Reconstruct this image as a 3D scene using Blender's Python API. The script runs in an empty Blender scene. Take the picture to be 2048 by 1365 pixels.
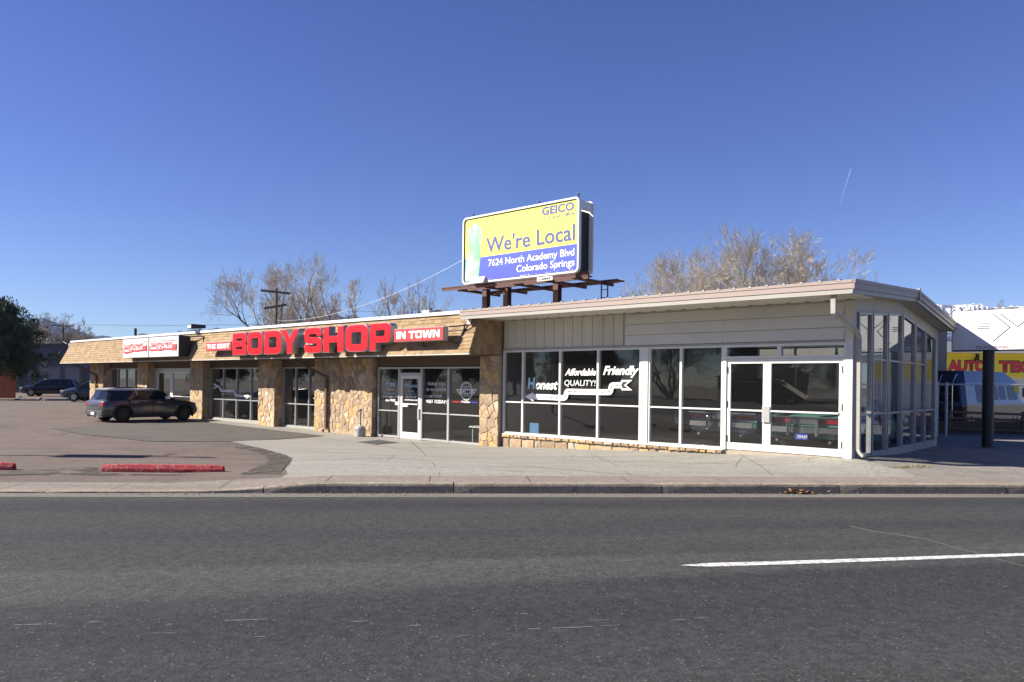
import bpy, bmesh, math, random
from mathutils import Vector, Matrix
R = math.radians
sc = bpy.context.scene
rnd = random.Random(7)

# ------------------------------------------------------------------ camera model
F = 1490.0; H = 1.83; RHO = math.atan(.013); YH = 767.0
cr, sr = math.cos(RHO), math.sin(RHO)
cam = bpy.data.cameras.new('camera'); camo = bpy.data.objects.new('camera', cam)
sc.collection.objects.link(camo); sc.camera = camo
cam.sensor_width = 36; cam.lens = 36 * F / 2048; cam.clip_start = .1; cam.clip_end = 30000
cam.shift_y = (YH - 682.5) / 2048
camo.matrix_world = Matrix(((cr, -sr, 0, 0), (0, 0, -1, 0), (sr, cr, 0, H), (0, 0, 0, 1)))

# ------------------------------------------------------------------ sky, sun, exposure
SUN_AZ, SUN_EL = R(183), R(33)
w = bpy.data.worlds.new('World'); sc.world = w; w.use_nodes = True
nt = w.node_tree; bg = nt.nodes['Background']
sky = nt.nodes.new('ShaderNodeTexSky'); sky.sky_type = 'NISHITA'; sky.sun_disc = False
sky.sun_elevation = SUN_EL; sky.sun_rotation = R(450) - SUN_AZ
sky.altitude = 1850; sky.air_density = 1.15; sky.dust_density = .2; sky.ozone_density = 5.0
hs_ = nt.nodes.new('ShaderNodeHueSaturation'); hs_.inputs['Saturation'].default_value = 1.12; hs_.inputs['Hue'].default_value = .526; hs_.inputs['Value'].default_value = 1.08
nt.links.new(sky.outputs[0], hs_.inputs['Color']); nt.links.new(hs_.outputs[0], bg.inputs[0]); bg.inputs[1].default_value = .05
S = Vector((math.cos(SUN_AZ) * math.cos(SUN_EL), math.sin(SUN_AZ) * math.cos(SUN_EL), math.sin(SUN_EL)))
sl = bpy.data.lights.new('sun', 'SUN'); sl.energy = 5.0; sl.angle = R(.53); sl.color = (1, .925, .80)
so = bpy.data.objects.new('sun', sl); sc.collection.objects.link(so)
so.rotation_euler = S.to_track_quat('Z', 'Y').to_euler(); so.location = (-30, 5, 40)
sc.view_settings.view_transform = 'Standard'; sc.view_settings.look = 'None'
sc.view_settings.gamma = 1; sc.view_settings.use_curve_mapping = False
sc.view_settings.exposure = 1.25

# ------------------------------------------------------------------ photo -> place helpers
def ray(x, y):
    u = x - 1024; v = YH - y
    return ((u * cr - v * sr) / F, 1.0, (u * sr + v * cr) / F)
AX, AY = 6.7763, 14.7823
EX = (.748987, -.662584); EY = (.662584, .748987)
BANG = math.atan2(EX[1], EX[0])
def tob(X, Y):
    a = X - AX; b = Y - AY
    return (a * EX[0] + b * EX[1], a * EY[0] + b * EY[1])
def frb(bx, by): return (AX + bx * EX[0] + by * EY[0], AY + bx * EX[1] + by * EY[1])
def on_by(x, y, by=0.):
    r = ray(x, y); t = (by + AX * EY[0] + AY * EY[1]) / (r[0] * EY[0] + r[1] * EY[1])
    b = tob(r[0] * t, t); return (b[0], H + r[2] * t)
def on_bx(x, y, bx=0.):
    r = ray(x, y); t = (bx + AX * EX[0] + AY * EX[1]) / (r[0] * EX[0] + r[1] * EX[1])
    b = tob(r[0] * t, t); return (b[1], H + r[2] * t)
def on_z(x, y, z):
    r = ray(x, y); t = (z - H) / r[2]; return (r[0] * t, t)
def on_Y(x, y, Y):
    r = ray(x, y); return (r[0] * Y, H + r[2] * Y)
def lerp(a, b, t): return a + (b - a) * t
def interp(x, pts):
    if x <= pts[0][0]: return pts[0][1]
    for (a, va), (b, vb) in zip(pts, pts[1:]):
        if x <= b: return lerp(va, vb, (x - a) / (b - a))
    return pts[-1][1]
def kerb_y(X): return 11.73 + .0815 * X
def g(X, Y):
    y0 = kerb_y(X) + .9
    yf = AY + (AX - X) * .8846 if X < AX else AY
    bx = (X - AX) / .749
    zk = interp(X, [(-5.6, .125), (-3.0, .25)])
    zf = interp(bx, [(-60, .05), (-40, .22), (-26.3, .08), (-20.4, .03), (-13.3, 0), (-9.5, .035), (-3.56, .29), (0, .425), (.9, .41), (3, .3)])
    t = (Y - y0) / max(.5, yf - y0); t = max(0, min(1, t))
    return lerp(zk, zf, t * t * (3 - 2 * t) if X < 4 else t)
def on_g(x, y):
    z = .1
    for _ in range(25):
        X, Y = on_z(x, y, z); z = lerp(z, g(X, Y), .6)
    return (X, Y, z)

# ------------------------------------------------------------------ materials
def nodes_of(m): return m.node_tree.nodes, m.node_tree.links
def mat(name, col, rough=.7, metal=0., var=.0, vscale=3., bump=0., bscale=40., spec=.5, var2=0., v2scale=.5, stretch=(1, 1, 1), coat=0., col2=None, clamp=(.35, .65), rnd_obj=0.):
    m = bpy.data.materials.new(name); m.use_nodes = True
    N, L = nodes_of(m); b = N['Principled BSDF']
    b.inputs['Roughness'].default_value = rough; b.inputs['Metallic'].default_value = metal
    b.inputs['Specular IOR Level'].default_value = spec
    b.inputs['Coat Weight'].default_value = coat; b.inputs['Coat Roughness'].default_value = .05
    tc = N.new('ShaderNodeTexCoord'); mp = N.new('ShaderNodeMapping'); mp.inputs['Scale'].default_value = stretch
    L.new(tc.outputs['Object'], mp.inputs[0])
    c4 = (*col, 1)
    out = None
    def noise(scale, detail=6):
        n = N.new('ShaderNodeTexNoise'); n.inputs['Scale'].default_value = scale; n.inputs['Detail'].default_value = detail
        n.inputs['Roughness'].default_value = .65
        L.new(mp.outputs[0], n.inputs['Vector']); return n
    if col2 is not None:
        n = noise(vscale); rp = N.new('ShaderNodeValToRGB')
        rp.color_ramp.elements[0].position = clamp[0]; rp.color_ramp.elements[1].position = clamp[1]
        rp.color_ramp.elements[0].color = c4; rp.color_ramp.elements[1].color = (*col2, 1)
        L.new(n.outputs['Fac'], rp.inputs[0]); out = rp.outputs[0]
    def mul(out, fac_socket, lo, hi):
        mr = N.new('ShaderNodeMapRange'); mr.inputs['From Min'].default_value = .25; mr.inputs['From Max'].default_value = .75
        mr.inputs['To Min'].default_value = lo; mr.inputs['To Max'].default_value = hi
        L.new(fac_socket, mr.inputs[0])
        mx = N.new('ShaderNodeVectorMath'); mx.operation = 'SCALE'
        if out is None: mx.inputs[0].default_value = col
        else: L.new(out, mx.inputs[0])
        L.new(mr.outputs[0], mx.inputs['Scale']); return mx.outputs[0]
    if var: out = mul(out, noise(vscale).outputs['Fac'], 1 - var, 1 + var)
    if var2: out = mul(out, noise(v2scale, 4).outputs['Fac'], 1 - var2, 1 + var2)
    if rnd_obj:
        oi = N.new('ShaderNodeObjectInfo'); out = mul(out, oi.outputs['Random'], 1 - rnd_obj, 1 + rnd_obj)
    if out is not None: L.new(out, b.inputs['Base Color'])
    else: b.inputs['Base Color'].default_value = c4
    if bump:
        n = noise(bscale); bp = N.new('ShaderNodeBump'); bp.inputs['Strength'].default_value = bump
        bp.inputs['Distance'].default_value = .02
        L.new(n.outputs['Fac'], bp.inputs['Height']); L.new(bp.outputs[0], b.inputs['Normal'])
    return m
def glass(name, tint=(.72, .74, .74), ior=1.62, dust=.012):
    m = bpy.data.materials.new(name); m.use_nodes = True; N, L = nodes_of(m)
    N.remove(N['Principled BSDF']); o = N['Material Output']
    t = N.new('ShaderNodeBsdfTransparent'); t.inputs[0].default_value = (*tint, 1)
    gl = N.new('ShaderNodeBsdfGlossy'); gl.inputs['Roughness'].default_value = .0
    gl.inputs[0].default_value = (.95, .97, 1, 1)
    fr = N.new('ShaderNodeFresnel'); ge = N.new('ShaderNodeNewGeometry'); io = N.new('ShaderNodeMapRange')
    io.inputs['To Min'].default_value = ior; io.inputs['To Max'].default_value = 1 / ior     # a thin pane reflects alike from both sides
    L.new(ge.outputs['Backfacing'], io.inputs[0]); L.new(io.outputs[0], fr.inputs[0])
    tc = N.new('ShaderNodeTexCoord'); n = N.new('ShaderNodeTexNoise'); n.inputs['Scale'].default_value = .9
    bp = N.new('ShaderNodeBump'); bp.inputs['Strength'].default_value = .04; bp.inputs['Distance'].default_value = .05
    L.new(tc.outputs['Object'], n.inputs['Vector']); L.new(n.outputs['Fac'], bp.inputs['Height']); L.new(bp.outputs[0], gl.inputs['Normal'])
    mx = N.new('ShaderNodeMixShader'); L.new(fr.outputs[0], mx.inputs[0]); L.new(t.outputs[0], mx.inputs[1]); L.new(gl.outputs[0], mx.inputs[2])
    df = N.new('ShaderNodeBsdfDiffuse'); df.inputs[0].default_value = (.5, .48, .45, 1)      # film of road dust
    m2 = N.new('ShaderNodeMixShader'); m2.inputs[0].default_value = dust; L.new(mx.outputs[0], m2.inputs[1]); L.new(df.outputs[0], m2.inputs[2])
    L.new(m2.outputs[0], o.inputs[0]); return m
M = {}
M['glass'] = glass('glass'); M['glass_side'] = glass('glass_side', (.86, .88, .88), 1.5, .01)
M['glass_car'] = mat('glass_car', (.010, .014, .018), .05, spec=.35)
M['white_frame'] = mat('white_frame', (.62, .61, .575), .45, var=.06, vscale=6)
M['alu'] = mat('alu', (.42, .42, .41), .4, metal=.35, var=.08, vscale=8)
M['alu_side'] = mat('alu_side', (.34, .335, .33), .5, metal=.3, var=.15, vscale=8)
M['cream'] = mat('cream', (.52, .49, .415), .8, var=.07, vscale=2, var2=.08, v2scale=.8, stretch=(1, 1, .4), bump=.1, bscale=60)
M['siding'] = mat('siding', (.58, .56, .51), .75, var=.07, vscale=2.5, var2=.08, v2scale=.6, stretch=(.5, 1, 2), bump=.1, bscale=50)
M['wall_white'] = mat('wall_white', (.58, .57, .53), .8, var=.12, vscale=5, var2=.08, bump=.1, bscale=30)
M['fascia'] = mat('fascia', (.31, .245, .215), .5, var=.05, vscale=3, stretch=(.3, 1, 1))
M['gutter'] = mat('gutter_paint', (.33, .315, .28), .5, var=.1, vscale=3, stretch=(.4, 1, 3))
M['roofmetal'] = mat('roof_metal', (.45, .44, .42), .45, metal=.6, var=.2, vscale=2)
M['dark'] = mat('dark', (.015, .015, .016), .6)
M['darkmetal'] = mat('dark_metal', (.03, .028, .028), .45, metal=.3)
M['rust'] = mat('rust_steel', (.085, .035, .028), .75, var=.3, vscale=6, bump=.2, bscale=30)
M['brownpipe'] = mat('brown_pipe', (.10, .055, .038), .5, var=.15, vscale=5)
M['brownwood'] = mat('brown_wood', (.115, .075, .052), .85, var=.15, vscale=5, stretch=(1, 1, 5), bump=.2)
M['capwhite'] = mat('cap_white', (.64, .66, .67), .45, var=.06, vscale=2)
M['letter_red'] = mat('letter_red', (.80, .012, .018), .22, var=.05, vscale=4, spec=.6)
M['box_red'] = mat('box_red', (.56, .045, .045), .4, var=.08, vscale=6)
M['letter_side'] = mat('letter_side', (.42, .42, .42), .35, metal=.5, var=.15, vscale=6)
M['raceway'] = mat('raceway_grey', (.25, .25, .25), .6, var=.1, vscale=4)
M['white'] = mat('paint_white', (.82, .82, .80), .5)
M['signwhite'] = mat('sign_white', (.74, .75, .75), .4, var=.05, vscale=2.5, stretch=(1, 1, .3))
M['black'] = mat('paint_black', (.01, .01, .01), .6)
M['inkblack'] = mat('ink', (.035, .035, .04), .6)
M['lightblue'] = mat('paint_lightblue', (.42, .62, .80), .6)
M['bb_yellow'] = mat('poster_yellow', (.74, .72, .10), .65, var=.03, vscale=2)
M['bb_blue'] = mat('poster_blue', (.04, .065, .48), .65, var=.04, vscale=3)
M['bb_ink'] = mat('poster_ink', (.045, .055, .26), .65)
M['galv'] = mat('galvanised', (.42, .42, .43), .5, metal=.4, var=.15, vscale=9)
M['plastic_grey'] = mat('plastic_grey', (.34, .34, .345), .6, var=.1, vscale=9)
M['stopred'] = mat('stop_red', (.34, .026, .036), .85, col2=(.36, .24, .21), vscale=18, clamp=(.55, .64), bump=.5, bscale=30)
M['wood_pole'] = mat('wood_pole', (.10, .08, .065), .9, var=.25, vscale=4, stretch=(6, 6, 1))
M['bark'] = mat('bark', (.27, .23, .185), .95, var=.3, vscale=3)
M['bark_pale'] = mat('bark_pale', (.42, .37, .30), .95, var=.3, vscale=3)
M['bark_dark'] = mat('bark_dark', (.07, .055, .045), .95, var=.3, vscale=3)
M['needles'] = mat('needles', (.026, .046, .018), .7, col2=(.085, .11, .038), vscale=.9, rnd_obj=0)
M['yellowwall'] = mat('yellow_wall', (.82, .68, .05), .7, var=.05, vscale=1)
M['blockwall'] = mat('block_wall', (.17, .165, .155), .9, var=.1)
M['whitewall'] = mat('white_wall', (.68, .67, .64), .8, var=.06, vscale=1)
M['darkbuilding'] = mat('dark_building', (.075, .085, .115), .85, var=.12, vscale=1, stretch=(1, 1, .3))
M['redwood'] = mat('redwood', (.17, .035, .016), .85, var=.25, vscale=2, stretch=(6, 6, .4))
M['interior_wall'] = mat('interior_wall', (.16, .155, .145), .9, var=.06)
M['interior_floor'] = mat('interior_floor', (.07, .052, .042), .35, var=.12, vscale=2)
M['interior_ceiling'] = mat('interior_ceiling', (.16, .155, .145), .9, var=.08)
M['rubber'] = mat('rubber', (.018, .018, .019), .8)
M['rim'] = mat('rim_silver', (.5, .5, .52), .3, metal=.8)
M['rimdark'] = mat('rim_dark', (.03, .03, .032), .3, metal=.6)
M['chrome'] = mat('chrome', (.75, .76, .78), .12, metal=1)
M['tail'] = mat('tail_red', (.26, .008, .01), .2, coat=.5)
M['lamp'] = mat('lamp_clear', (.75, .77, .8), .1, coat=.8)
def carpaint(n, c, met=.3): return mat(n, c, .28, metal=met, coat=.8)
M['terracotta'] = mat('terracotta', (.35, .15, .07), .8)
M['leaf'] = mat('leaf', (.03, .11, .04), .5)
M['mat_dark'] = mat('mat_dark', (.05, .05, .048), .9, var=.2, vscale=20)
M['dryleaf'] = mat('dry_leaf', (.22, .13, .05), .9, var=.4, vscale=20)
M['drygrass'] = mat('dry_grass', (.22, .19, .09), .9, var=.3, vscale=5)
M['bluepaper'] = mat('blue_paper', (.10, .25, .45), .7)
SHINGLE = [mat('shingle_%s' % 'abcd'[i], c, .9, var=.10, vscale=30, var2=.12, v2scale=1.2, bump=.4, bscale=90) for i, c in enumerate([(.28, .19, .10), (.315, .215, .118), (.235, .155, .082), (.30, .21, .122)])]
STONE = [mat('stone_%s' % 'abcdef'[i], c, .9, col2=c2, vscale=4, var=.22, bump=.8, bscale=12, clamp=(.3, .7)) for i, (c, c2) in enumerate([
    ((.36, .25, .155), (.44, .32, .21)), ((.42, .26, .10), (.46, .32, .16)), ((.36, .25, .15), (.43, .32, .20)),
    ((.25, .18, .12), (.36, .27, .18)), ((.46, .37, .26), (.48, .40, .29)), ((.32, .24, .155), (.24, .15, .09))])]
M['mortar'] = mat('mortar', (.36, .31, .245), .95, var=.15, vscale=12, bump=.5, bscale=40)

def ground_mat(name, col, col2, speck=.0, vscale=1.2, fine=60, stretch=(1, 1, 1), rough=.9, bump=.35, stains=0., crack=0., bands=None, grain=.25):
    m = bpy.data.materials.new(name); m.use_nodes = True; N, L = nodes_of(m); b = N['Principled BSDF']
    b.inputs['Roughness'].default_value = rough; b.inputs['Specular IOR Level'].default_value = .25
    tc = N.new('ShaderNodeTexCoord'); mp = N.new('ShaderNodeMapping'); mp.inputs['Scale'].default_value = stretch
    L.new(tc.outputs['Object'], mp.inputs[0])
    def noise(scale, src, det=8, rg=.6):
        n = N.new('ShaderNodeTexNoise'); n.inputs['Scale'].default_value = scale; n.inputs['Detail'].default_value = det
        n.inputs['Roughness'].default_value = rg; L.new(src, n.inputs['Vector']); return n.outputs['Fac']
    def mrange(s, a, b_, lo, hi):
        r = N.new('ShaderNodeMapRange'); r.inputs['From Min'].default_value = a; r.inputs['From Max'].default_value = b_
        r.inputs['To Min'].default_value = lo; r.inputs['To Max'].default_value = hi; L.new(s, r.inputs[0]); return r.outputs[0]
    def mixc(f, a, b_):
        x = N.new('ShaderNodeMix'); x.data_type = 'RGBA'
        if isinstance(f, float): x.inputs[0].default_value = f
        else: L.new(f, x.inputs[0])
        for i, v in ((6, a), (7, b_)):
            if isinstance(v, tuple): x.inputs[i].default_value = (*v, 1)
            else: L.new(v, x.inputs[i])
        return x.outputs[2]
    def scale(c, s):
        x = N.new('ShaderNodeVectorMath'); x.operation = 'SCALE'; L.new(c, x.inputs[0]); L.new(s, x.inputs['Scale']); return x.outputs[0]
    raw = tc.outputs['Object']
    c = mixc(mrange(noise(vscale, mp.outputs[0]), .35, .65, 0, 1), col, col2)
    c = scale(c, mrange(noise(fine, raw, 4, .85), .35, .65, 1 - grain, 1 + grain))
    c = scale(c, mrange(noise(fine * .3, raw, 5, .75), .35, .65, 1 - grain * .8, 1 + grain * .8))
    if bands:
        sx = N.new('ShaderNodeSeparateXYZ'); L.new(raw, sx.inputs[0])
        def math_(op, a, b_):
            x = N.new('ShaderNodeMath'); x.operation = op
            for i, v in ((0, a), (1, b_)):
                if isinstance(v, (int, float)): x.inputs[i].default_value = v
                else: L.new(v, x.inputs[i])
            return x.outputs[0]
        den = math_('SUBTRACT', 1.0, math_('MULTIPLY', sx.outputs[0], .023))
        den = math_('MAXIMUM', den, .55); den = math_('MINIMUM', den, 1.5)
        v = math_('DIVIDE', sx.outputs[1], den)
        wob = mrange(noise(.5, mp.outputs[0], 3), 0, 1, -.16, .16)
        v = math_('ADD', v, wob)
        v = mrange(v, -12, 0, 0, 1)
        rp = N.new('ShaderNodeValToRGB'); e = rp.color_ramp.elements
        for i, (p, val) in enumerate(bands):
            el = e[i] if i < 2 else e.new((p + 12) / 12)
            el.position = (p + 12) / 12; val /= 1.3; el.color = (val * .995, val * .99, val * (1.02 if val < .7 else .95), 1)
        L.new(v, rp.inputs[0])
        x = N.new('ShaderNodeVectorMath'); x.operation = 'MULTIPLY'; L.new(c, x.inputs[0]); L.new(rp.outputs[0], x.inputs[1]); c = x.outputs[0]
    if stains:
        c = scale(c, mrange(noise(.8, mp.outputs[0], 10, .7), .52, .72, 1, 1 - stains))
        c = scale(c, mrange(noise(2.6, mp.outputs[0], 8, .7), .58, .75, 1, 1 - stains * .8))
    if crack:
        vo = N.new('ShaderNodeTexVoronoi'); vo.feature = 'DISTANCE_TO_EDGE'; vo.inputs['Scale'].default_value = .28
        dn = N.new('ShaderNodeTexNoise'); dn.inputs['Scale'].default_value = 1.5; L.new(raw, dn.inputs['Vector'])
        av = N.new('ShaderNodeVectorMath'); av.operation = 'MULTIPLY_ADD'; L.new(dn.outputs['Color'], av.inputs[0]); av.inputs[1].default_value = (1.2, 1.2, 0); L.new(raw, av.inputs[2])
        L.new(av.outputs[0], vo.inputs['Vector'])
        msk = mrange(noise(.35, raw, 2), .45, .6, 0, 1)
        cf = mrange(vo.outputs['Distance'], 0, .006, 1 - crack, 1)
        c2_ = scale(c, cf); c = mixc(msk, c, c2_)
    if speck:
        vo = N.new('ShaderNodeTexVoronoi'); vo.inputs['Scale'].default_value = 34; L.new(raw, vo.inputs['Vector'])
        sel = N.new('ShaderNodeSeparateColor'); L.new(vo.outputs['Color'], sel.inputs[0])
        a = mrange(sel.outputs[0], .90, .93, 0, 1); d = mrange(vo.outputs['Distance'], .22, .30, 1, 0)
        x = N.new('ShaderNodeMath'); x.operation = 'MULTIPLY'; L.new(a, x.inputs[0]); L.new(d, x.inputs[1])
        c = mixc(x.outputs[0], c, (speck, speck * .95, speck * .82))
    L.new(c, b.inputs['Base Color'])
    bp = N.new('ShaderNodeBump'); bp.inputs['Strength'].default_value = bump; bp.inputs['Distance'].default_value = .01
    L.new(noise(fine, raw, 4, .7), bp.inputs['Height']); L.new(bp.outputs[0], b.inputs['Normal'])
    return m
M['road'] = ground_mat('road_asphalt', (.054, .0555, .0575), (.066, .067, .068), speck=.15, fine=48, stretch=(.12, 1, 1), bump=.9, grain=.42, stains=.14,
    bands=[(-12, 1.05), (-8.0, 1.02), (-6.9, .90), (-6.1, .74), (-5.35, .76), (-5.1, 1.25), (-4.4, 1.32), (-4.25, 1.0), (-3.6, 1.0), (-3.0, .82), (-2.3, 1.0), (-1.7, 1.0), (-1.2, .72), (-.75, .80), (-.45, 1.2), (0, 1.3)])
M['apron'] = ground_mat('apron_concrete', (.235, .226, .199), (.285, .274, .243), fine=45, stretch=(.35, 1.8, 1), bump=.2, stains=.24, crack=.45)
M['walk'] = ground_mat('walk_concrete', (.195, .168, .145), (.225, .198, .17), fine=45, stretch=(.3, 2, 1), bump=.2, stains=.22)
M['kerb'] = ground_mat('kerb_concrete', (.24, .20, .155), (.29, .25, .20), fine=25, bump=.9, stains=.35)
M['gutterpan'] = ground_mat('gutter_concrete', (.145, .133, .114), (.18, .167, .144), fine=40, stretch=(.2, 3, 1), stains=.25)
M['lot'] = ground_mat('lot_asphalt', (.118, .092, .078), (.148, .118, .10), speck=.30, fine=40, stretch=(.6, 1.2, 1), bump=.6, stains=.36, crack=.6)
M['patch'] = ground_mat('patch_asphalt', (.092, .083, .073), (.112, .102, .09), fine=40, bump=.4, stains=.25)
M['tar'] = ground_mat('tar', (.065, .062, .058), (.09, .085, .08), fine=30, stains=.2)
M['yard'] = ground_mat('yard_concrete', (.19, .175, .155), (.23, .215, .19), fine=40, stains=.45)
def ragged(m, scale=2.2, lo=.42, hi=.56):
    N, L = nodes_of(m); o = N['Material Output']; src = o.inputs[0].links[0].from_socket
    tc = N.new('ShaderNodeTexCoord'); n = N.new('ShaderNodeTexNoise'); n.inputs['Scale'].default_value = scale; n.inputs['Detail'].default_value = 9; n.inputs['Roughness'].default_value = .7
    L.new(tc.outputs['Object'], n.inputs['Vector']); r = N.new('ShaderNodeMapRange'); r.inputs['From Min'].default_value = lo; r.inputs['From Max'].default_value = hi; L.new(n.outputs['Fac'], r.inputs[0])
    t = N.new('ShaderNodeBsdfTransparent'); x = N.new('ShaderNodeMixShader'); L.new(r.outputs[0], x.inputs[0]); L.new(t.outputs[0], x.inputs[1]); L.new(src, x.inputs[2]); L.new(x.outputs[0], o.inputs[0])
M['stain'] = ground_mat('tar_stain', (.075, .066, .058), (.095, .085, .075), fine=30); ragged(M['stain'])
M['dirt'] = ground_mat('dirt', (.20, .17, .13), (.26, .22, .17), fine=10, vscale=.05)
M['lane'] = mat('lane_white', (.60, .60, .57), .8, col2=(.30, .30, .29), vscale=18, clamp=(.47, .60), bump=.3, bscale=60)

# ------------------------------------------------------------------ object helpers
C = sc.collection
def tag(o, label=None, cat=None, group=None, kind=None):
    if label: o['label'] = label
    if cat: o['category'] = cat
    if group: o['group'] = group
    if kind: o['kind'] = kind
    return o
def empty(name, loc=(0, 0, 0), rz=0., **k):
    o = bpy.data.objects.new(name, None); C.objects.link(o); o.location = loc; o.rotation_euler = (0, 0, rz)
    o.empty_display_size = .2
    return tag(o, **k)
def bempty(name, **k):        # an Empty at the building corner, turned into the building's own axes
    return empty(name, (AX, AY, 0), BANG, **k)
def link(name, me, m=None, parent=None, loc=None, rz=None, smooth=False, **k):
    o = bpy.data.objects.new(name, me); C.objects.link(o)
    if m is not None and not me.materials:
        for q in (m if isinstance(m, (list, tuple)) else [m]): me.materials.append(q)
    if parent: o.parent = parent
    if loc: o.location = loc
    if rz is not None: o.rotation_euler = (0, 0, rz)
    if smooth:
        for p in me.polygons: p.use_smooth = True
    return tag(o, **k)
class MB:
    def __init__(s): s.v = []; s.f = []; s.mi = []
    def face(s, pts, mi=0):
        n = len(s.v); s.v += [tuple(p) for p in pts]; s.f.append(tuple(range(n, n + len(pts)))); s.mi.append(mi)
    def box(s, x0, x1, y0, y1, z0, z1, mi=0):
        if x0 > x1: x0, x1 = x1, x0
        if y0 > y1: y0, y1 = y1, y0
        if z0 > z1: z0, z1 = z1, z0
        n = len(s.v)
        s.v += [(x0, y0, z0), (x1, y0, z0), (x1, y1, z0), (x0, y1, z0), (x0, y0, z1), (x1, y0, z1), (x1, y1, z1), (x0, y1, z1)]
        for f in ((0, 3, 2, 1), (4, 5, 6, 7), (0, 1, 5, 4), (1, 2, 6, 5), (2, 3, 7, 6), (3, 0, 4, 7)):
            s.f.append(tuple(n + i for i in f)); s.mi.append(mi)
        return s
    def hexa(s, P, mi=0):     # 8 corners, same order as box
        n = len(s.v); s.v += [tuple(p) for p in P]
        for f in ((0, 3, 2, 1), (4, 5, 6, 7), (0, 1, 5, 4), (1, 2, 6, 5), (2, 3, 7, 6), (3, 0, 4, 7)):
            s.f.append(tuple(n + i for i in f)); s.mi.append(mi)
        return s
    def tube(s, pts, r, n=8, r2=None, caps=True, mi=0, up=(0, 0, 1), rect=None):
        pts = [Vector(p) for p in pts]; k = len(pts); base = len(s.v)
        for i, p in enumerate(pts):
            d = (pts[min(i + 1, k - 1)] - pts[max(i - 1, 0)]).normalized()
            u = Vector(up); 
            if abs(d.dot(u)) > .95: u = Vector((0, 1, 0))
            a = d.cross(u).normalized(); b = a.cross(d)
            rr = r if r2 is None else lerp(r, r2, i / (k - 1))
            for j in range(n):
                t = 2 * math.pi * (j + .5) / n
                if rect: q = a * rect[0] * (1 if math.cos(t) > 0 else -1) + b * rect[1] * (1 if math.sin(t) > 0 else -1)
                else: q = a * math.cos(t) * rr + b * math.sin(t) * rr
                s.v.append(tuple(p + q))
        for i in range(k - 1):
            for j in range(n):
                s.f.append((base + i * n + j, base + i * n + (j + 1) % n, base + (i + 1) * n + (j + 1) % n, base + (i + 1) * n + j)); s.mi.append(mi)
        if caps:
            s.f.append(tuple(base + j for j in range(n))[::-1]); s.mi.append(mi)
            s.f.append(tuple(base + (k - 1) * n + j for j in range(n))); s.mi.append(mi)
        return s
    def cyl(s, c, r, h, axis='z', n=20, r2=None, mi=0):
        ax = {'x': (1, 0, 0), 'y': (0, 1, 0), 'z': (0, 0, 1)}[axis]
        p0 = Vector(c) - Vector(ax) * h / 2; p1 = Vector(c) + Vector(ax) * h / 2
        return s.tube([p0, p1], r, n, r2, mi=mi)
    def prism(s, poly, a0, a1, axis='y', mi=0):   # poly in the two other axes
        def P(q, a):
            return (a, q[0], q[1]) if axis == 'x' else (q[0], a, q[1]) if axis == 'y' else (q[0], q[1], a)
        n = len(poly); b = len(s.v)
        s.v += [P(q, a0) for q in poly] + [P(q, a1) for q in poly]
        s.f.append(tuple(range(b, b + n))); s.mi.append(mi); s.f.append(tuple(range(b + n, b + 2 * n))[::-1]); s.mi.append(mi)
        for i in range(n):
            s.f.append((b + i, b + n + i, b + n + (i + 1) % n, b + (i + 1) % n)); s.mi.append(mi)
        return s
    def mesh(s, name, fix=True):
        me = bpy.data.meshes.new(name); me.from_pydata(s.v, [], s.f)
        if any(s.mi): me.polygons.foreach_set('material_index', s.mi)
        if fix:
            bm = bmesh.new(); bm.from_mesh(me); bmesh.ops.recalc_face_normals(bm, faces=bm.faces); bm.to_mesh(me); bm.free()
        me.update(); return me
    def build(s, name, m, parent=None, **k):
        return link(name, s.mesh(name), m, parent, **k)
def bevel_obj(o, w=.01, seg=2, ang=35):
    bm = bmesh.new(); bm.from_mesh(o.data)
    bmesh.ops.remove_doubles(bm, verts=bm.verts, dist=1e-5)
    ed = [e for e in bm.edges if len(e.link_faces) == 2 and e.calc_face_angle(0) > R(ang)]
    bmesh.ops.bevel(bm, geom=ed, offset=w, segments=seg, affect='EDGES', profile=.5)
    bm.to_mesh(o.data); bm.free(); return o

# flat outlines with holes -> mesh, in an upright plane (x right, z up, facing -y)
def outline_mesh(loops, depth, offset=0., name='outline'):
    cu = bpy.data.curves.new(name, 'CURVE'); cu.dimensions = '2D'; cu.fill_mode = 'BOTH'; cu.extrude = depth / 2; cu.offset = offset
    for lp in loops:
        sp = cu.splines.new('POLY'); sp.points.add(len(lp) - 1)
        for p, q in zip(sp.points, lp): p.co = (q[0], q[1], 0, 1)
        sp.use_cyclic_u = True
    o = bpy.data.objects.new(name, cu); C.objects.link(o)
    dg = bpy.context.evaluated_depsgraph_get(); me = bpy.data.meshes.new_from_object(o.evaluated_get(dg))
    bpy.data.objects.remove(o); bpy.data.curves.remove(cu); me.materials.clear(); me.name = name
    return me
def upright(me, fn):
    for v in me.vertices: v.co = fn(v.co.x, v.co.y, v.co.z)
    me.update(); return me
def text_mesh(s, bold=0., shear=0., depth=.0, spacing=1.):
    a = text_mesh0(s, 0, shear, depth, spacing)
    if not bold: return a
    ya = max(abs(v.co.y) for v in a.vertices); xa = max(v.co.x for v in a.vertices)
    for b_ in (bold, bold * .6, bold * .3):
        m = text_mesh0(s, b_, shear, depth, spacing)
        if max(abs(v.co.y) for v in m.vertices) < ya + 2.5 * b_ + .02 and max(v.co.x for v in m.vertices) < xa + 3 * b_ + .03: return m
    return a
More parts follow.
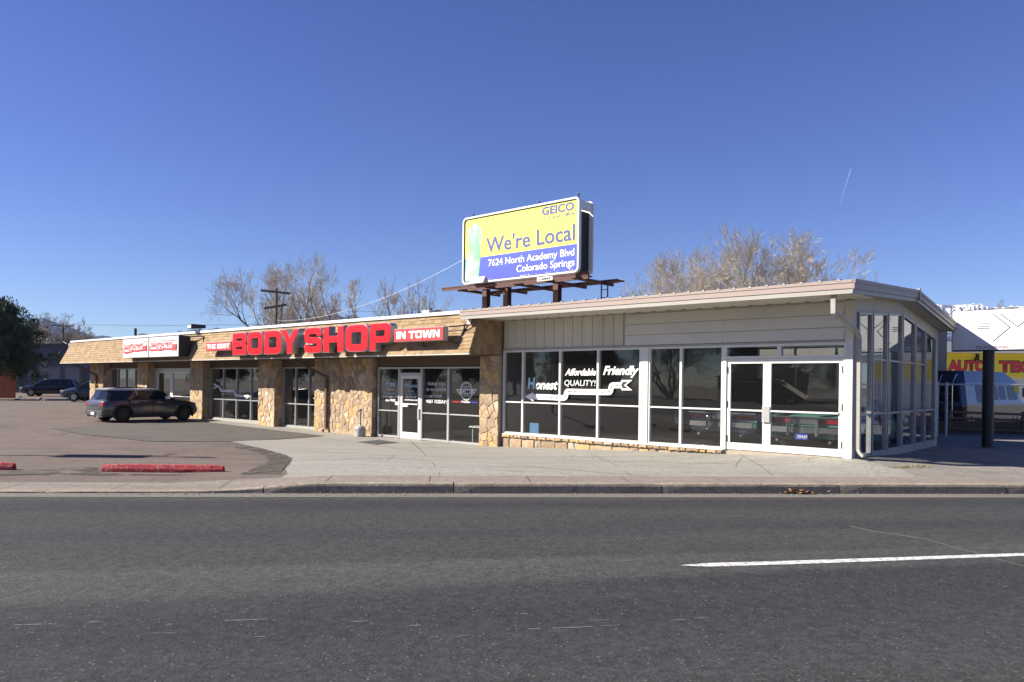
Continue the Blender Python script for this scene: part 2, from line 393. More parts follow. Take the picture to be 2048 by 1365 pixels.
def text_mesh0(s, bold=0., shear=0., depth=.0, spacing=1.):
    cu = bpy.data.curves.new('lettering', 'FONT'); cu.body = s; cu.size = 1; cu.offset = bold; cu.shear = shear
    cu.extrude = depth / 2; cu.space_character = spacing; cu.resolution_u = 3; cu.align_x = 'LEFT'
    o = bpy.data.objects.new('lettering', cu); C.objects.link(o)
    dg = bpy.context.evaluated_depsgraph_get(); me = bpy.data.meshes.new_from_object(o.evaluated_get(dg))
    bpy.data.objects.remove(o); bpy.data.curves.remove(cu); me.materials.clear()
    return me
def place_text(s, O, ux, uz, w, h, m, parent=None, name='lettering', bold=0., shear=0., depth=.004, spacing=1., fit_desc=False, **k):
    """O: lower-left corner; ux, uz: unit vectors to the right and up; w, h: size of the whole line (h = height of the capitals)."""
    me = text_mesh(s, bold, shear, 0, spacing)
    if not me.vertices: return None
    x0 = min(v.co.x for v in me.vertices); x1 = max(v.co.x for v in me.vertices); cap = .70
    O = Vector(O); ux = Vector(ux); uz = Vector(uz); un = ux.cross(uz)
    sx = w / (x1 - x0); sz = h / cap
    for v in me.vertices:
        v.co = O + ux * ((v.co.x - x0) * sx) + uz * (v.co.y * sz) + un * depth
    me.update()
    return link(name, me, m, parent, **k)
XV = (1, 0, 0); ZV = (0, 0, 1)
def facade_text(s, box, by, m, parent, **k):
    """box: left x, baseline y at the left, right x, baseline y at the right, height of the capitals, all in the photo."""
    x0, y0, x1, y1, hp = box
    a = on_by(x0, y0, by); b = on_by(x1, y1, by); c = on_by((x0 + x1) / 2, (y0 + y1) / 2 - hp, by)
    z = (a[1] + b[1]) / 2
    return place_text(s, (a[0], by, z), XV, ZV, b[0] - a[0], max(.02, c[1] - z), m, parent, **k)

# ------------------------------------------------------------------ SETTING: ground, road, kerb
def sheet(name, poly, dz, m, step=1.0, height=g, **k):
    me = bpy.data.meshes.new(name); bm = bmesh.new()
    bm.faces.new([bm.verts.new((p[0], p[1], 0)) for p in poly])
    xs = [p[0] for p in poly]; ys = [p[1] for p in poly]
    for ax, lo, hi in ((0, min(xs), max(xs)), (1, min(ys), max(ys))):
        c = math.floor(lo) + step
        while c < hi:
            st = step if (-22 < c < 14 if ax == 0 else 11 < c < 36) else max(step, 4)
            co = (c, 0, 0) if ax == 0 else (0, c, 0); no = (1, 0, 0) if ax == 0 else (0, 1, 0)
            bmesh.ops.bisect_plane(bm, geom=bm.verts[:] + bm.edges[:] + bm.faces[:], plane_co=co, plane_no=no)
            c += st
    bmesh.ops.triangulate(bm, faces=[f for f in bm.faces if len(f.verts) > 4])
    for v in bm.verts: v.co.z = height(v.co.x, v.co.y) + dz
    bmesh.ops.recalc_face_normals(bm, faces=bm.faces)
    if sum(f.normal.z for f in bm.faces) < 0: bmesh.ops.reverse_faces(bm, faces=bm.faces)
    bm.to_mesh(me); bm.free()
    return link(name, me, m, smooth=True, kind='structure', **k)
gm = MB(); gm.face([(-4500, -900, -.08), (4500, -900, -.08), (4500, 5200, -.08), (-4500, 5200, -.08)])
link('ground', gm.mesh('ground'), M['dirt'], kind='structure')
STR = R(4.66)
street = (0, 11.73, 0)
def sframe(X, Y):  # world -> street frame
    a = X; b = Y - 11.73; return (a * math.cos(STR) + b * math.sin(STR), -a * math.sin(STR) + b * math.cos(STR))
rm = MB(); rm.face([(-260, -21, .096), (260, -21, .096), (260, -.42, .10), (-260, -.42, .10)])
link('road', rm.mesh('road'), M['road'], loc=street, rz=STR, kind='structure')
rm = MB(); rm.face([(-260, -.44, .104), (260, -.44, .104), (260, .02, .094), (-260, .02, .094)])
link('gutter_pan', rm.mesh('gutter_pan'), M['gutterpan'], loc=street, rz=STR, kind='structure')
# kerb in cast lengths with open joints
kerb = empty('kerb', street, STR, kind='structure')
joints = [sframe(*on_z(x, 968, .25))[0] for x in (907, 1323, 1677, 2005)]
step = (joints[3] - joints[0]) / 3
js = [joints[0] - step * 2, joints[0] - step * .95] + joints + [joints[3] + step]
js = [js[0] - step * i for i in range(6, 0, -1)] + js
def kerb_h(sx):
    X = sx * math.cos(STR); return interp(X, [(-5.4, .022), (-4.4, .035), (-3.1, .145), (-2.6, .15)])
for a, b in zip(js, js[1:]):
    k = MB(); a += .008; b -= .008; n = 8
    prof = lambda h: [(0, .08), (.0, .10 + h * .72), (.012, .10 + h * .93), (.035, .10 + h), (.16, .10 + h + .004), (.16, .08)]
    rows = []
    for i in range(n + 1):
        sx = lerp(a, b, i / n); ee = .012 if i in (0, n) else 0
        rows.append([(sx, p[0] + ee * (p[1] > .1) + rnd.uniform(-.003, .003), p[1] - ee * .4 * (p[1] > .1)) for p in prof(kerb_h(sx))])
    m0 = len(k.v)
    for r_ in rows: k.v += r_
    for i in range(n):
        for j in range(6):
            k.f.append((m0 + i * 6 + j, m0 + i * 6 + (j + 1) % 6, m0 + (i + 1) * 6 + (j + 1) % 6, m0 + (i + 1) * 6 + j)); k.mi.append(0)
    k.f.append(tuple(m0 + j for j in range(6))); k.mi.append(0); k.f.append(tuple(m0 + n * 6 + j for j in range(6))); k.mi.append(0)
    k.build('kerb_stone', M['kerb'], kerb)
# pavement slabs behind the kerb, following its height
def sline(a, off): # point on a line parallel to the kerb
    return (a * math.cos(STR) - off * math.sin(STR), 11.73 + a * math.sin(STR) + off * math.cos(STR))
pav = empty('pavement', (0, 0, 0), 0, kind='structure')
slabs = [-60, -30, -18, -14] + [-11 + 1.62 * i for i in range(16)] + [16, 20, 40]
for a, b in zip(slabs, slabs[1:]):
    k = MB(); n = 6
    for i in range(n):
        s0 = lerp(a + .006, b - .006, i / n); s1 = lerp(a + .006, b - .006, (i + 1) / n)
        P = []
        for s_ in (s0, s1):
            q = sline(s_, .15); P.append((q[0], q[1], .10 + kerb_h(s_)))
        q = sline(s1, .93); P.append((q[0], q[1], g(q[0], q[1]) + .006)); q = sline(s0, .93); P.append((q[0], q[1], g(q[0], q[1]) + .006))
        k.face(P)
    link('slab', k.mesh('slab'), M['walk'], pav)
q0 = sline(-60, .9); q1 = sline(40, .9)
k = MB(); k.face([(*sline(-60, .12), .03), (*sline(40, .12), .03), (*sline(40, .95), .03), (*sline(-60, .95), .03)])
link('pavement_bed', k.mesh('pavement_bed'), M['tar'], pav)
# parking lot asphalt, yard, concrete apron
cA = frb(.02, .05); cB = frb(-40.4, .3); cC = frb(-40.4, 20)
def sb(X): return (X, kerb_y(X) + .93)
ap_px = [(461, 884), (530, 899), (570, 910), (586, 918), (580, 930), (571, 938), (575, 949)]
ap = [on_g(*p)[:2] for p in ap_px]
front = [sb(ap[-1][0] + .05)] + [sb(x) for x in (-2, 0, 2, 4, 6, 7.2)] + [on_g(1800, 938)[:2]]
wall_ = [frb(x, .02) for x in (.03, -3, -6, -9.3)] + [frb(x, .2) for x in (-9.4, -15, -20, -27, -32)]
tongue = [on_g(*p)[:2] for p in [(392, 842), (457, 850), (560, 862), (655, 873), (560, 880), (490, 882)]]
sheet('concrete_apron', ap[:] + front + wall_ + tongue, .006, M['apron'])
sheet('parking_lot', [(-75, kerb_y(-75) + .93), sb(-12)] + [front[0]] + ap[::-1] + tongue[::-1] + [frb(-32, .2), cB, cC, (-20, 95), (-95, 95), (-95, 30)], 0, M['lot'])
cS = frb(.03, 7.0)
sheet('yard', [sb(7.2), sb(30), (30, 60), (cS[0] + 20, 60), cS, cA, front[-1]], .001, M['yard'])
pp = [on_g(*p)[:2] for p in [(105, 858), (160, 869), (230, 876), (300, 884), (380, 884), (455, 884.5), (488, 882), (556, 879.5), (640, 873.3), (560, 863.5), (457, 851), (392, 843.5), (320, 845), (200, 852)]]
sheet('asphalt_patch', pp, .012, M['patch'])
tp = [on_g(*p)[:2] for p in [(470, 889), (530, 899.5), (568, 911), (582, 918), (574, 931), (566, 939), (560, 948.5), (480, 949), (505, 938), (540, 922), (515, 905), (470, 896)]]
sheet('tar_stain', tp, .010, M['stain'])
# cracked strip of asphalt along the pavement
tp = [on_g(*p)[:2] for p in [(-10, 943), (60, 941), (130, 938), (190, 935), (200, 947), (330, 950), (440, 949), (300, 951.2), (150, 951), (-10, 951)]]
sheet('broken_asphalt_edge', tp, .010, M['stain'])
# slab joints and cracks in the concrete
def groove(pts, wd, m, name, dz=.009):
    k = MB()
    P = [on_g(*q) for q in pts]
    for a, b in zip(P, P[1:]):
        d = Vector((b[0] - a[0], b[1] - a[1], 0)).normalized(); n_ = Vector((-d.y, d.x, 0)) * wd / 2
        k.face([(a[0] + n_.x, a[1] + n_.y, a[2] + dz), (b[0] + n_.x, b[1] + n_.y, b[2] + dz), (b[0] - n_.x, b[1] - n_.y, b[2] + dz), (a[0] - n_.x, a[1] - n_.y, a[2] + dz)])
    link(name, k.mesh(name), m, kind='structure')
for q in ([(1003, 929), (1100, 937.5), (1200, 946), (1292, 953)], [(590, 905), (760, 911), (900, 916), (1080, 920), (1300, 925), (1560, 931)], [(820, 882), (845, 905), (868, 930), (880, 951)], [(1180, 908), (1225, 928), (1262, 952)], [(1480, 910), (1520, 932), (1545, 952)], [(640, 876), (700, 884), (760, 893), (830, 903)]):
    groove(q, .016, M['tar'], 'slab_joint')
rj = random.Random(77)
for cx0, cy0 in ((1395, 905), (1440, 915), (1500, 912), (1550, 925), (1650, 930), (1330, 915), (960, 905), (720, 925)):
    q = [(cx0, cy0)]; a_ = rj.uniform(-.6, .6) + (3.14 if rj.random() < .5 else 0)
    for _ in range(9): a_ += rj.uniform(-.7, .7); q.append((q[-1][0] + 11 * math.cos(a_), min(948, q[-1][1] + 3.2 * math.sin(a_))))
    groove(q, .008, M['tar'], 'hairline_crack', .010)
# painted lane stripe and worn traces
k = MB()
for (x0, a0, b0), (x1, a1, b1) in zip([(1362, 1130.5, 1131.5), (1420, 1126.2, 1133.4), (1560, 1122.5, 1129.5), (1760, 1116, 1122.5), (2048, 1106.3, 1112), (2300, 1098, 1103)], [(1420, 1126.2, 1133.4), (1560, 1122.5, 1129.5), (1760, 1116, 1122.5), (2048, 1106.3, 1112), (2300, 1098, 1103)]):
    k.face([(*on_z(x0, b0, .103), .103), (*on_z(x1, b1, .103), .103), (*on_z(x1, a1, .103), .103), (*on_z(x0, a0, .103), .103)])
link('lane_line', k.mesh('lane_line'), M['lane'], kind='structure')
k = MB()
for x0, y0, x1, y1, t in [(30, 1250, 105, 1248, 1.6), (175, 1244.5, 205, 1243.5, 1.4), (332, 1249, 345, 1248.5, 1.6), (450, 1241.5, 536, 1238.5, 1.6), (285, 1267, 350, 1266, 1.2), (505, 1274, 530, 1273, 1.2), (700, 1244, 735, 1242, 1.3), (812, 1252, 842, 1250.5, 1.3), (915, 1273, 938, 1271, 1.3), (1055, 1258.5, 1080, 1257.5, 1.5), (1105, 1257, 1185, 1253.5, 1.7), (1200, 1252.5, 1240, 1250.5, 1.2), (1340, 1241, 1372, 1239.5, 1.5), (1388, 1237, 1418, 1235, 1.4), (1043, 1228, 1056, 1227.5, 1.2), (1600, 1219, 1612, 1218, 1.3), (2005, 1174, 2016, 1173.6, 1.2), (2003, 1184.5, 2014, 1184.2, 1.2), (1180, 1240.5, 1220, 1240, 1.0)]:
    k.face([(*on_z(x0, y0 + t / 3, .102), .102), (*on_z(x1, y1 + t / 3, .102), .102), (*on_z(x1, y1 - t / 3, .102), .102), (*on_z(x0, y0 - t / 3, .102), .102)])
M['worn'] = mat('worn_paint', (.20, .20, .195), .85, col2=(.06, .06, .06), vscale=9, clamp=(.45, .62))
link('worn_paint_traces', k.mesh('worn_paint_traces'), M['worn'], kind='structure')
k = MB()
cr_px = [(1700, 1052), (1745, 1063), (1790, 1069), (1850, 1078), (1905, 1094), (1945, 1104), (2000, 1120), (2060, 1135)]
for (x0, y0), (x1, y1) in zip(cr_px, cr_px[1:]):
    k.face([(*on_z(x0, y0 + .5, .1025), .1025), (*on_z(x1, y1 + .5, .1025), .1025), (*on_z(x1, y1 - .5, .1025), .1025), (*on_z(x0, y0 - .5, .1025), .1025)])
link('road_crack', k.mesh('road_crack'), M['gutterpan'], kind='structure')

# ------------------------------------------------------------------ mountains, haze
def ridge(name, px, Y0, m, depth=900, seed=1, rows=12, extend=None, base=-2):
    r_ = random.Random(seed); k = MB(); cols = []
    fine = []
    for (a, ya), (b, yb) in zip(px, px[1:]):
        n = max(1, int(abs(b - a) / 4))
        for i in range(n):
            t = i / n; fine.append((lerp(a, b, t), lerp(ya, yb, t) + r_.uniform(-.5, .5)))
    fine.append(px[-1])
    for i, (x, y) in enumerate(fine):
        X, Z = on_Y(x, y, Y0); col = []
        for j in range(rows):
            t = j / (rows - 1); spur = math.sin(i * .19 + seed) * .4 + math.sin(i * .083 + seed * 2) * .5 + math.sin(i * .41) * .15
            yy = Y0 - depth * t * (1 + .25 * spur) ; zz = lerp(Z, base, t ** .8) + (r_.uniform(-.04, .04) + .12 * spur * math.sin(math.pi * t)) * Z
            if j == 0: yy, zz = Y0, Z
            col.append((X * yy / Y0 * lerp(1, 1.0, t), yy, max(base, zz)))
        col.append((X, Y0 + depth, base)); cols.append(col)
    nr = rows + 1
    for c_ in cols: k.v += c_
    for i in range(len(cols) - 1):
        b = i * nr
        for j in range(rows - 1):
            k.f.append((b + j, b + j + 1, b + nr + j + 1, b + nr + j)); k.mi.append(0)
        k.f.append((b, b + nr, b + nr + rows, b + rows)); k.mi.append(0)
    return link(name, k.mesh(name), m, smooth=False, kind='structure')
M['forest'] = mat('forest_mountain', (.006, .009, .016), .95, col2=(.018, .017, .022), vscale=.012, clamp=(.45, .62))
M['snowmt'] = mat('snow_mountain', (.10, .09, .085), .9, col2=(.85, .86, .9), vscale=.03, clamp=(.47, .53))
left_px = [(-900, 668), (-600, 655), (-300, 662), (-60, 668), (20, 660), (60, 640), (85, 636), (110, 652), (140, 668), (180, 672.5), (215, 672), (232, 677), (262, 674), (284.5, 666.8), (301, 670), (314, 671.5), (320.6, 672.5), (335, 666.4), (345, 668.5), (359.6, 661.5), (366.5, 664.6), (388, 658.3), (400, 658.8), (408, 661), (420, 658.8), (433, 655.6), (445, 659), (460, 663), (540, 665), (600, 652), (630, 637), (662, 625), (675, 630), (688, 634), (708, 629), (722, 637), (745, 652), (820, 648), (860, 640), (885, 627), (908, 622), (925, 628), (960, 640), (1100, 655), (1300, 650)]
ridge('mountain_ridge', left_px, 3300, M['forest'], 1900, 3)
right_px = [(1300, 650), (1500, 640), (1700, 628), (1800, 612), (1877, 609), (1905, 611), (1926, 610), (1940, 607.5), (1957, 607), (1968, 610), (1983, 614.5), (2003, 614.5), (2025, 611.5), (2048, 611), (2120, 618), (2300, 630), (2700, 655)]
ridge('snowy_mountains', right_px, 3800, M['snowmt'], 2000, 8)
hb = MB(); hb.box(-4400, 4400, -800, 5100, -1.2, 470)
vm = bpy.data.materials.new('haze'); vm.use_nodes = True; N, L = nodes_of(vm); N.remove(N['Principled BSDF'])
pv = N.new('ShaderNodeVolumePrincipled'); pv.inputs['Color'].default_value = (.36, .56, 1, 1); pv.inputs['Density'].default_value = .00007; pv.inputs['Anisotropy'].default_value = 0
L.new(pv.outputs[0], N['Material Output'].inputs['Volume'])
link('haze', hb.mesh('haze'), vm, kind='stuff')
# thin vapour trail high in the sky
tm = MB(); a = ray(1680, 408); b = ray(1702, 338); D = 9000
tm.tube([(a[0] * D, D, H + a[2] * D), (lerp(a[0], b[0], .5) * D, D, H + lerp(a[2], b[2], .5) * D), (b[0] * D, D, H + b[2] * D)], 2.2, 8, 5.5)
M['vapour'] = bpy.data.materials.new('vapour'); M['vapour'].use_nodes = True; N, L = nodes_of(M['vapour']); b_ = N['Principled BSDF']; b_.inputs['Base Color'].default_value = (.9, .9, .9, 1); b_.inputs['Alpha'].default_value = .09
link('vapour_trail', tm.mesh('vapour_trail'), M['vapour'], label='short thin white vapour trail in the blue sky at the right', cat='vapour trail')
# ------------------------------------------------------------------ stones and glazing
def clip(poly, a, b, c):   # keep a*x+b*y<=c
    out = []
    for i in range(len(poly)):
        p, q = poly[i], poly[(i + 1) % len(poly)]
        dp = a * p[0] + b * p[1] - c; dq = a * q[0] + b * q[1] - c
        if dp <= 0: out.append(p)
        if (dp < 0 < dq) or (dq < 0 < dp):
            t = dp / (dp - dq); out.append((lerp(p[0], q[0], t), lerp(p[1], q[1], t)))
    return out
def cells(x0, x1, z0, z1, cw, ch, r_):
    nx = max(1, round((x1 - x0) / cw)); nz = max(1, round((z1 - z0) / ch)); pts = []
    for j in range(nz):
        for i in range(nx):
            if nx > 2 and nz > 3 and r_.random() < .13: continue
            pts.append((x0 + (i + .5 + (.25 if j % 2 else -.25) * (nx > 1) + r_.uniform(-.34, .34)) * (x1 - x0) / nx, z0 + (j + .5 + r_.uniform(-.27, .27)) * (z1 - z0) / nz))
    for i, p in enumerate(pts):
        poly = [(x0, z0), (x1, z0), (x1, z1), (x0, z1)]
        for j, q in enumerate(pts):
            if i == j or abs(p[0] - q[0]) > 4 * cw or abs(p[1] - q[1]) > 4 * ch: continue
            a = q[0] - p[0]; b = q[1] - p[1]; c = (q[0] ** 2 + q[1] ** 2 - p[0] ** 2 - p[1] ** 2) / 2
            poly = clip(poly, a, b, c)
            if len(poly) < 3: break
        if len(poly) >= 3: yield poly
def stone_mb(poly, fn, r_, gap=.007, out=None):
    """fn(a, z, d): a along the wall, z up, d out of it"""
    # drop tiny edges, then pull in from the joint
    pl = [p for i, p in enumerate(poly) if math.dist(p, poly[i - 1]) > .025]
    if len(pl) < 3: return None
    cx = sum(p[0] for p in pl) / len(pl); cz = sum(p[1] for p in pl) / len(pl)
    q = []
    for i, p in enumerate(pl):
        d = max(.02, math.dist(p, (cx, cz))); s = max(.3, 1 - gap * 1.25 / d)
        jx, jz = r_.uniform(-.012, .012), r_.uniform(-.012, .012)
        q.append((cx + (p[0] - cx) * s + jx, cz + (p[1] - cz) * s + jz))
        n = pl[(i + 1) % len(pl)]
        if math.dist(p, n) > .13:
            mx, mz = (p[0] + n[0]) / 2, (p[1] + n[1]) / 2; d = max(.02, math.dist((mx, mz), (cx, cz)))
            s = max(.3, 1 - gap * r_.uniform(.1, 3.2) / d); q.append((cx + (mx - cx) * s, cz + (mz - cz) * s))
    n = len(q); D = r_.uniform(.010, .026) if out is None else out; k = MB()
    tilt = (r_.uniform(-.06, .06), r_.uniform(-.06, .06))
    def dd(a, z): return D + (a - cx) * tilt[0] + (z - cz) * tilt[1]
    for a, z in q: k.v.append(fn(a, z, 0))
    for a, z in q: k.v.append(fn(a, z, dd(a, z) * .7))
    for a, z in q:
        d = max(.02, math.dist((a, z), (cx, cz))); s = 1 - min(.4, .016 / d); a2, z2 = cx + (a - cx) * s, cz + (z - cz) * s
        k.v.append(fn(a2, z2, dd(a2, z2) + r_.uniform(-.004, .004)))
    k.v.append(fn(cx, cz, D + r_.uniform(0, .008)))
    for i in range(n):
        j = (i + 1) % n
        k.f += [(i, j, n + j, n + i), (n + i, n + j, 2 * n + j, 2 * n + i), (2 * n + i, 2 * n + j, 3 * n)]; k.mi += [0, 0, 0]
    return k
def stones(parent, x0, x1, z0, z1, fn, cw, ch, seed, join=False, gap=.007):
    r_ = random.Random(seed); J = MB()
    for poly in cells(x0, x1, z0, z1, cw, ch, r_):
        k = stone_mb(poly, fn, r_, gap)
        if not k: continue
        mi = r_.choices(range(6), [5, 3, 2.5, 2, 1.5, 2])[0]
        if join:
            n = len(J.v); J.v += k.v; J.f += [tuple(n + i for i in f) for f in k.f]; J.mi += [mi] * len(k.f)
        else: link('stone', k.mesh('stone'), STONE[mi], parent)
    if join: link('stonework', J.mesh('stonework'), STONE, parent, kind='stuff')
def glazing(parent, xs, z0, z1, yb, rail=None, fw=.055, m='alu', g_='glass', axis='x', depth=.11, mull=None, name='window', skip_mid=(), top=None, pane_off=.0):
    """row of bays between the mullion centres xs; each bay a window part with its panes; along x (front) or y (side)"""
    mull = mull or fw
    for i, (a, b) in enumerate(zip(xs, xs[1:])):
        la = fw if i == 0 else mull / 2; lb = fw if i == len(xs) - 2 else mull / 2
        k = MB()
        za = top(a) if top else z1; zb = top(b) if top else z1
        def bx(u0, u1, w0, w1, d0=-depth / 2, d1=depth / 2, t0=None, t1=None):
            t0 = w1 if t0 is None else t0; t1 = w1 if t1 is None else t1
            P = []
            for zz in (0, 1):
                for (u, d) in ((u0, d0), (u1, d0), (u1, d1), (u0, d1)):
                    z = w0 if not zz else (t0 if u == u0 else t1)
                    P.append((u, yb + d, z) if axis == 'x' else (yb - d, u, z))
            k.hexa(P)
        bx(a, a + la - .001, z0, 0, t0=za, t1=za if not top else top(a + la)); bx(b - lb + .001, b, z0, 0, t0=zb if not top else top(b - lb), t1=zb)
        ta, tb = (top(a + la), top(b - lb)) if top else (z1, z1)
        bx(a + la, b - lb, z0, z0 + fw, -depth * .45, depth * .45)
        P = []   # head
        u0, u1 = a + la, b - lb; d = depth * .45
        for zt in (-fw, 0):
            for (u, dd_, t) in ((u0, -d, ta), (u1, -d, tb), (u1, d, tb), (u0, d, ta)):
                P.append((u, yb + dd_, t + zt) if axis == 'x' else (yb - dd_, u, t + zt))
        k.hexa(P)
        rails = [] if rail is None else (rail if isinstance(rail, (list, tuple)) else [rail])
        for r_ in rails: bx(u0, u1, r_ - .018, r_ + .018, -depth * .4, depth * .4)
        o = link(name, k.mesh(name), M[m], parent)
        edges = [z0 + fw] + [v for r_ in rails for v in (r_ - .018, r_ + .018)] + [None]
        for q in range(0, len(edges), 2):
            lo = edges[q]; hi = edges[q + 1]
            e = .004
            h0 = ta - fw if hi is None else hi; h1 = tb - fw if hi is None else hi
            P = [(u0 - e, lo - e), (u1 + e, lo - e), (u1 + e, h1 + e), (u0 - e, h0 + e)]
            k2 = MB(); k2.face([(u, yb + pane_off, z) if axis == 'x' else (yb - pane_off, u, z) for u, z in P])
            link('pane', k2.mesh('pane'), M[g_], o)
def glass_door(parent, a, b, z0, z1, yb, m, stile=.09, bottom=.13, topr=.09, rail=None, hinge_side=None, handle_side=None, name='door'):
    k = MB(); d = .03
    k.box(a, a + stile, yb - d, yb + d, z0, z1); k.box(b - stile, b, yb - d, yb + d, z0, z1)
    k.box(a + stile, b - stile, yb - d, yb + d, z0, z0 + bottom); k.box(a + stile, b - stile, yb - d, yb + d, z1 - topr, z1)
    o = link(name, k.mesh(name), M[m], parent)
    k = MB(); k.face([(a + stile - .004, yb, z0 + bottom - .004), (b - stile + .004, yb, z0 + bottom - .004), (b - stile + .004, yb, z1 - topr + .004), (a + stile - .004, yb, z1 - topr + .004)])
    link('pane', k.mesh('pane'), M['glass'], o)
    if rail is not None:
        k = MB(); k.box(a + stile, b - stile, yb - .06, yb - .035, rail - .018, rail + .018); k.build('push_bar', M[m], o)
    if hinge_side:
        for zz in (.12, .5, .88):
            k = MB(); x = a + .012 if hinge_side < 0 else b - .012; z = lerp(z0, z1, zz)
            k.box(x - .012, x + .012, yb - .05, yb - d, z - .07, z + .07); k.build('hinge', M['darkmetal'], o)
    if handle_side:
        x = (a if handle_side < 0 else b) - handle_side * stile * .45; z = lerp(z0, z1, .40)
        k = MB(); k.box(x - .045, x + .045, yb - .075, yb - .045, z - .17, z + .17); k.box(x - .02, x + .02, yb - .045, yb - d, z - .12, z + .12)
        bevel_obj(k.build('handle', M['alu'], o), .006, 1)
    return o

# ------------------------------------------------------------------ SHOWROOM (right building), axes: x along the front, y inwards
sh = bempty('showroom_building', label='cream single-storey showroom with glass doors, tall side windows and a low gabled metal roof', cat='building')
L0 = -9.34; DEP = 6.95
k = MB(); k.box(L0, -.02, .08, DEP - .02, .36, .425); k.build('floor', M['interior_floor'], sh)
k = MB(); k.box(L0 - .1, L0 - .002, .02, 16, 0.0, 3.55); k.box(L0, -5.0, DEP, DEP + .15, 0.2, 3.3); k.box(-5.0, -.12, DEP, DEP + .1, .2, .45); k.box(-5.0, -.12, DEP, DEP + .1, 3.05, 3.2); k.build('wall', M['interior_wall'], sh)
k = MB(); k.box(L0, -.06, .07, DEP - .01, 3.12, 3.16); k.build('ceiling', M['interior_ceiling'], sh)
# plinth under the glass
k = MB(); k.box(L0, -2.70, -.06, .08, -.1, .40); k.box(-2.70, 0, -.03, .08, .2, .425); k.build('plinth', M['mortar'], sh)
r_ = random.Random(3); fnf = lambda y: (lambda a, z, d: (a, y - d, z))
x = L0 + .02
while x < -2.95:
    wd = r_.uniform(.20, .48); x1_ = min(x + wd, -2.9); lo = interp((x + x1_) / 2, [(-13.3, 0), (-9.5, .03), (-3.56, .285), (0, .41)]) - .02
    hi = .315
    if hi - lo > .04:
        pl = [(x + .01, lo), (x1_ - .01, lo), (x1_ - r_.uniform(.0, .04), hi), (x + r_.uniform(0, .04), hi - r_.uniform(0, .02))]
        kk = stone_mb(pl, fnf(-.06), r_, .008); kk and link('stone', kk.mesh('stone'), STONE[r_.randrange(6)], sh)
    x = x1_
x = L0 + .02
while x < -2.75:
    wd = r_.uniform(.12, .34); x1_ = min(x + wd, -2.72)
    kk = stone_mb([(x, .325), (x1_, .325), (x1_, .40), (x, .395)], fnf(-.06), r_, .006, r_.uniform(.05, .075)); kk and link('stone', kk.mesh('stone'), STONE[r_.randrange(6)], sh)
    x = x1_
k = MB(); k.box(L0, -2.72, -.10, .05, .402, .43); k.build('sill', M['white_frame'], sh)
# front windows
zt = 2.735
glazing(sh, [L0, -8.62, -7.33, -6.12, -4.86], .43, zt, 0, 1.31, .045, 'white_frame', mull=.058)
k = MB(); k.box(-4.857, -4.655, -.075, .06, .43, zt); k.build('post', M['white_frame'], sh)
glazing(sh, [-4.652, -3.79, -2.74], .43, zt, 0, 1.31, .045, 'white_frame', mull=.058)
k = MB(); k.box(-2.738, -2.66, -.065, .06, .425, zt); k.box(-.175, -.135, -.065, .06, .425, zt); k.box(-2.66, -.175, -.065, .06, 2.43, 2.485)
k.box(-2.66, -.175, -.065, .06, zt - .05, zt); k.box(-1.52, -1.44, -.065, .06, 2.485, zt - .05)
fr = k.build('door_frame', M['white_frame'], sh)
for a, b in ((-2.66, -1.52), (-1.44, -.175)):
    k = MB(); k.face([(a, 0, 2.485), (b, 0, 2.485), (b, 0, zt - .05), (a, 0, zt - .05)]); link('transom_pane', k.mesh('transom_pane'), M['glass'], fr)
glass_door(sh, -2.655, -1.748, .44, 2.425, -.01, 'white_frame', .085, .15, .10, 1.31, -1, 1)
glass_door(sh, -1.742, -.18, .44, 2.425, -.01, 'white_frame', .085, .15, .10, 1.31, 1, -1)
k = MB(); k.box(-.133, .0, -.07, .07, .22, 2.77); k.build('corner_post', M['wall_white'], sh)
k = MB(); k.box(-.16, .012, -.075, .085, 2.77, 3.56); k.build('corner_trim', M['cream'], sh)
k = MB(); k.box(L0, -.135, -.07, .05, zt + .001, 2.775); k.build('head_trim', M['gutter'], sh)
# upper wall: boards and battens on the left, lap boards on the right
k = MB(); k.box(L0, -.15, -.02, .06, 2.776, 3.57); k.build('upper_wall', M['cream'], sh)
bxs = []
xx = L0 + .05
pxb = [1019, 1034, 1052, 1070, 1089, 1108, 1127, 1145, 1164, 1185, 1206, 1227, 1247]
bl = [on_by(p, 690, 0)[0] for p in pxb]
for a, b in zip(bl, bl[1:]):
    k = MB(); k.box(a + .012, b - .012, -.034, -.021, 2.79, 3.56); k.build('wall_board', M['cream'], sh)
for b in bl:
    k = MB(); k.box(b - .02, b + .02, -.056, -.036, 2.785, 3.56); k.build('batten', M['cream'], sh)
for i, (z0_, z1_) in enumerate([(2.79, 3.03), (3.04, 3.29), (3.30, 3.54)]):
    for a, b in ((-5.30, -2.755), (-2.75, -.17)):
        k = MB(); k.hexa([(a, -.088, z0_), (b, -.088, z0_), (b, -.025, z0_), (a, -.025, z0_), (a, -.04, z1_), (b, -.04, z1_), (b, -.025, z1_), (a, -.025, z1_)])
        k.build('siding_board', M['siding'], sh)
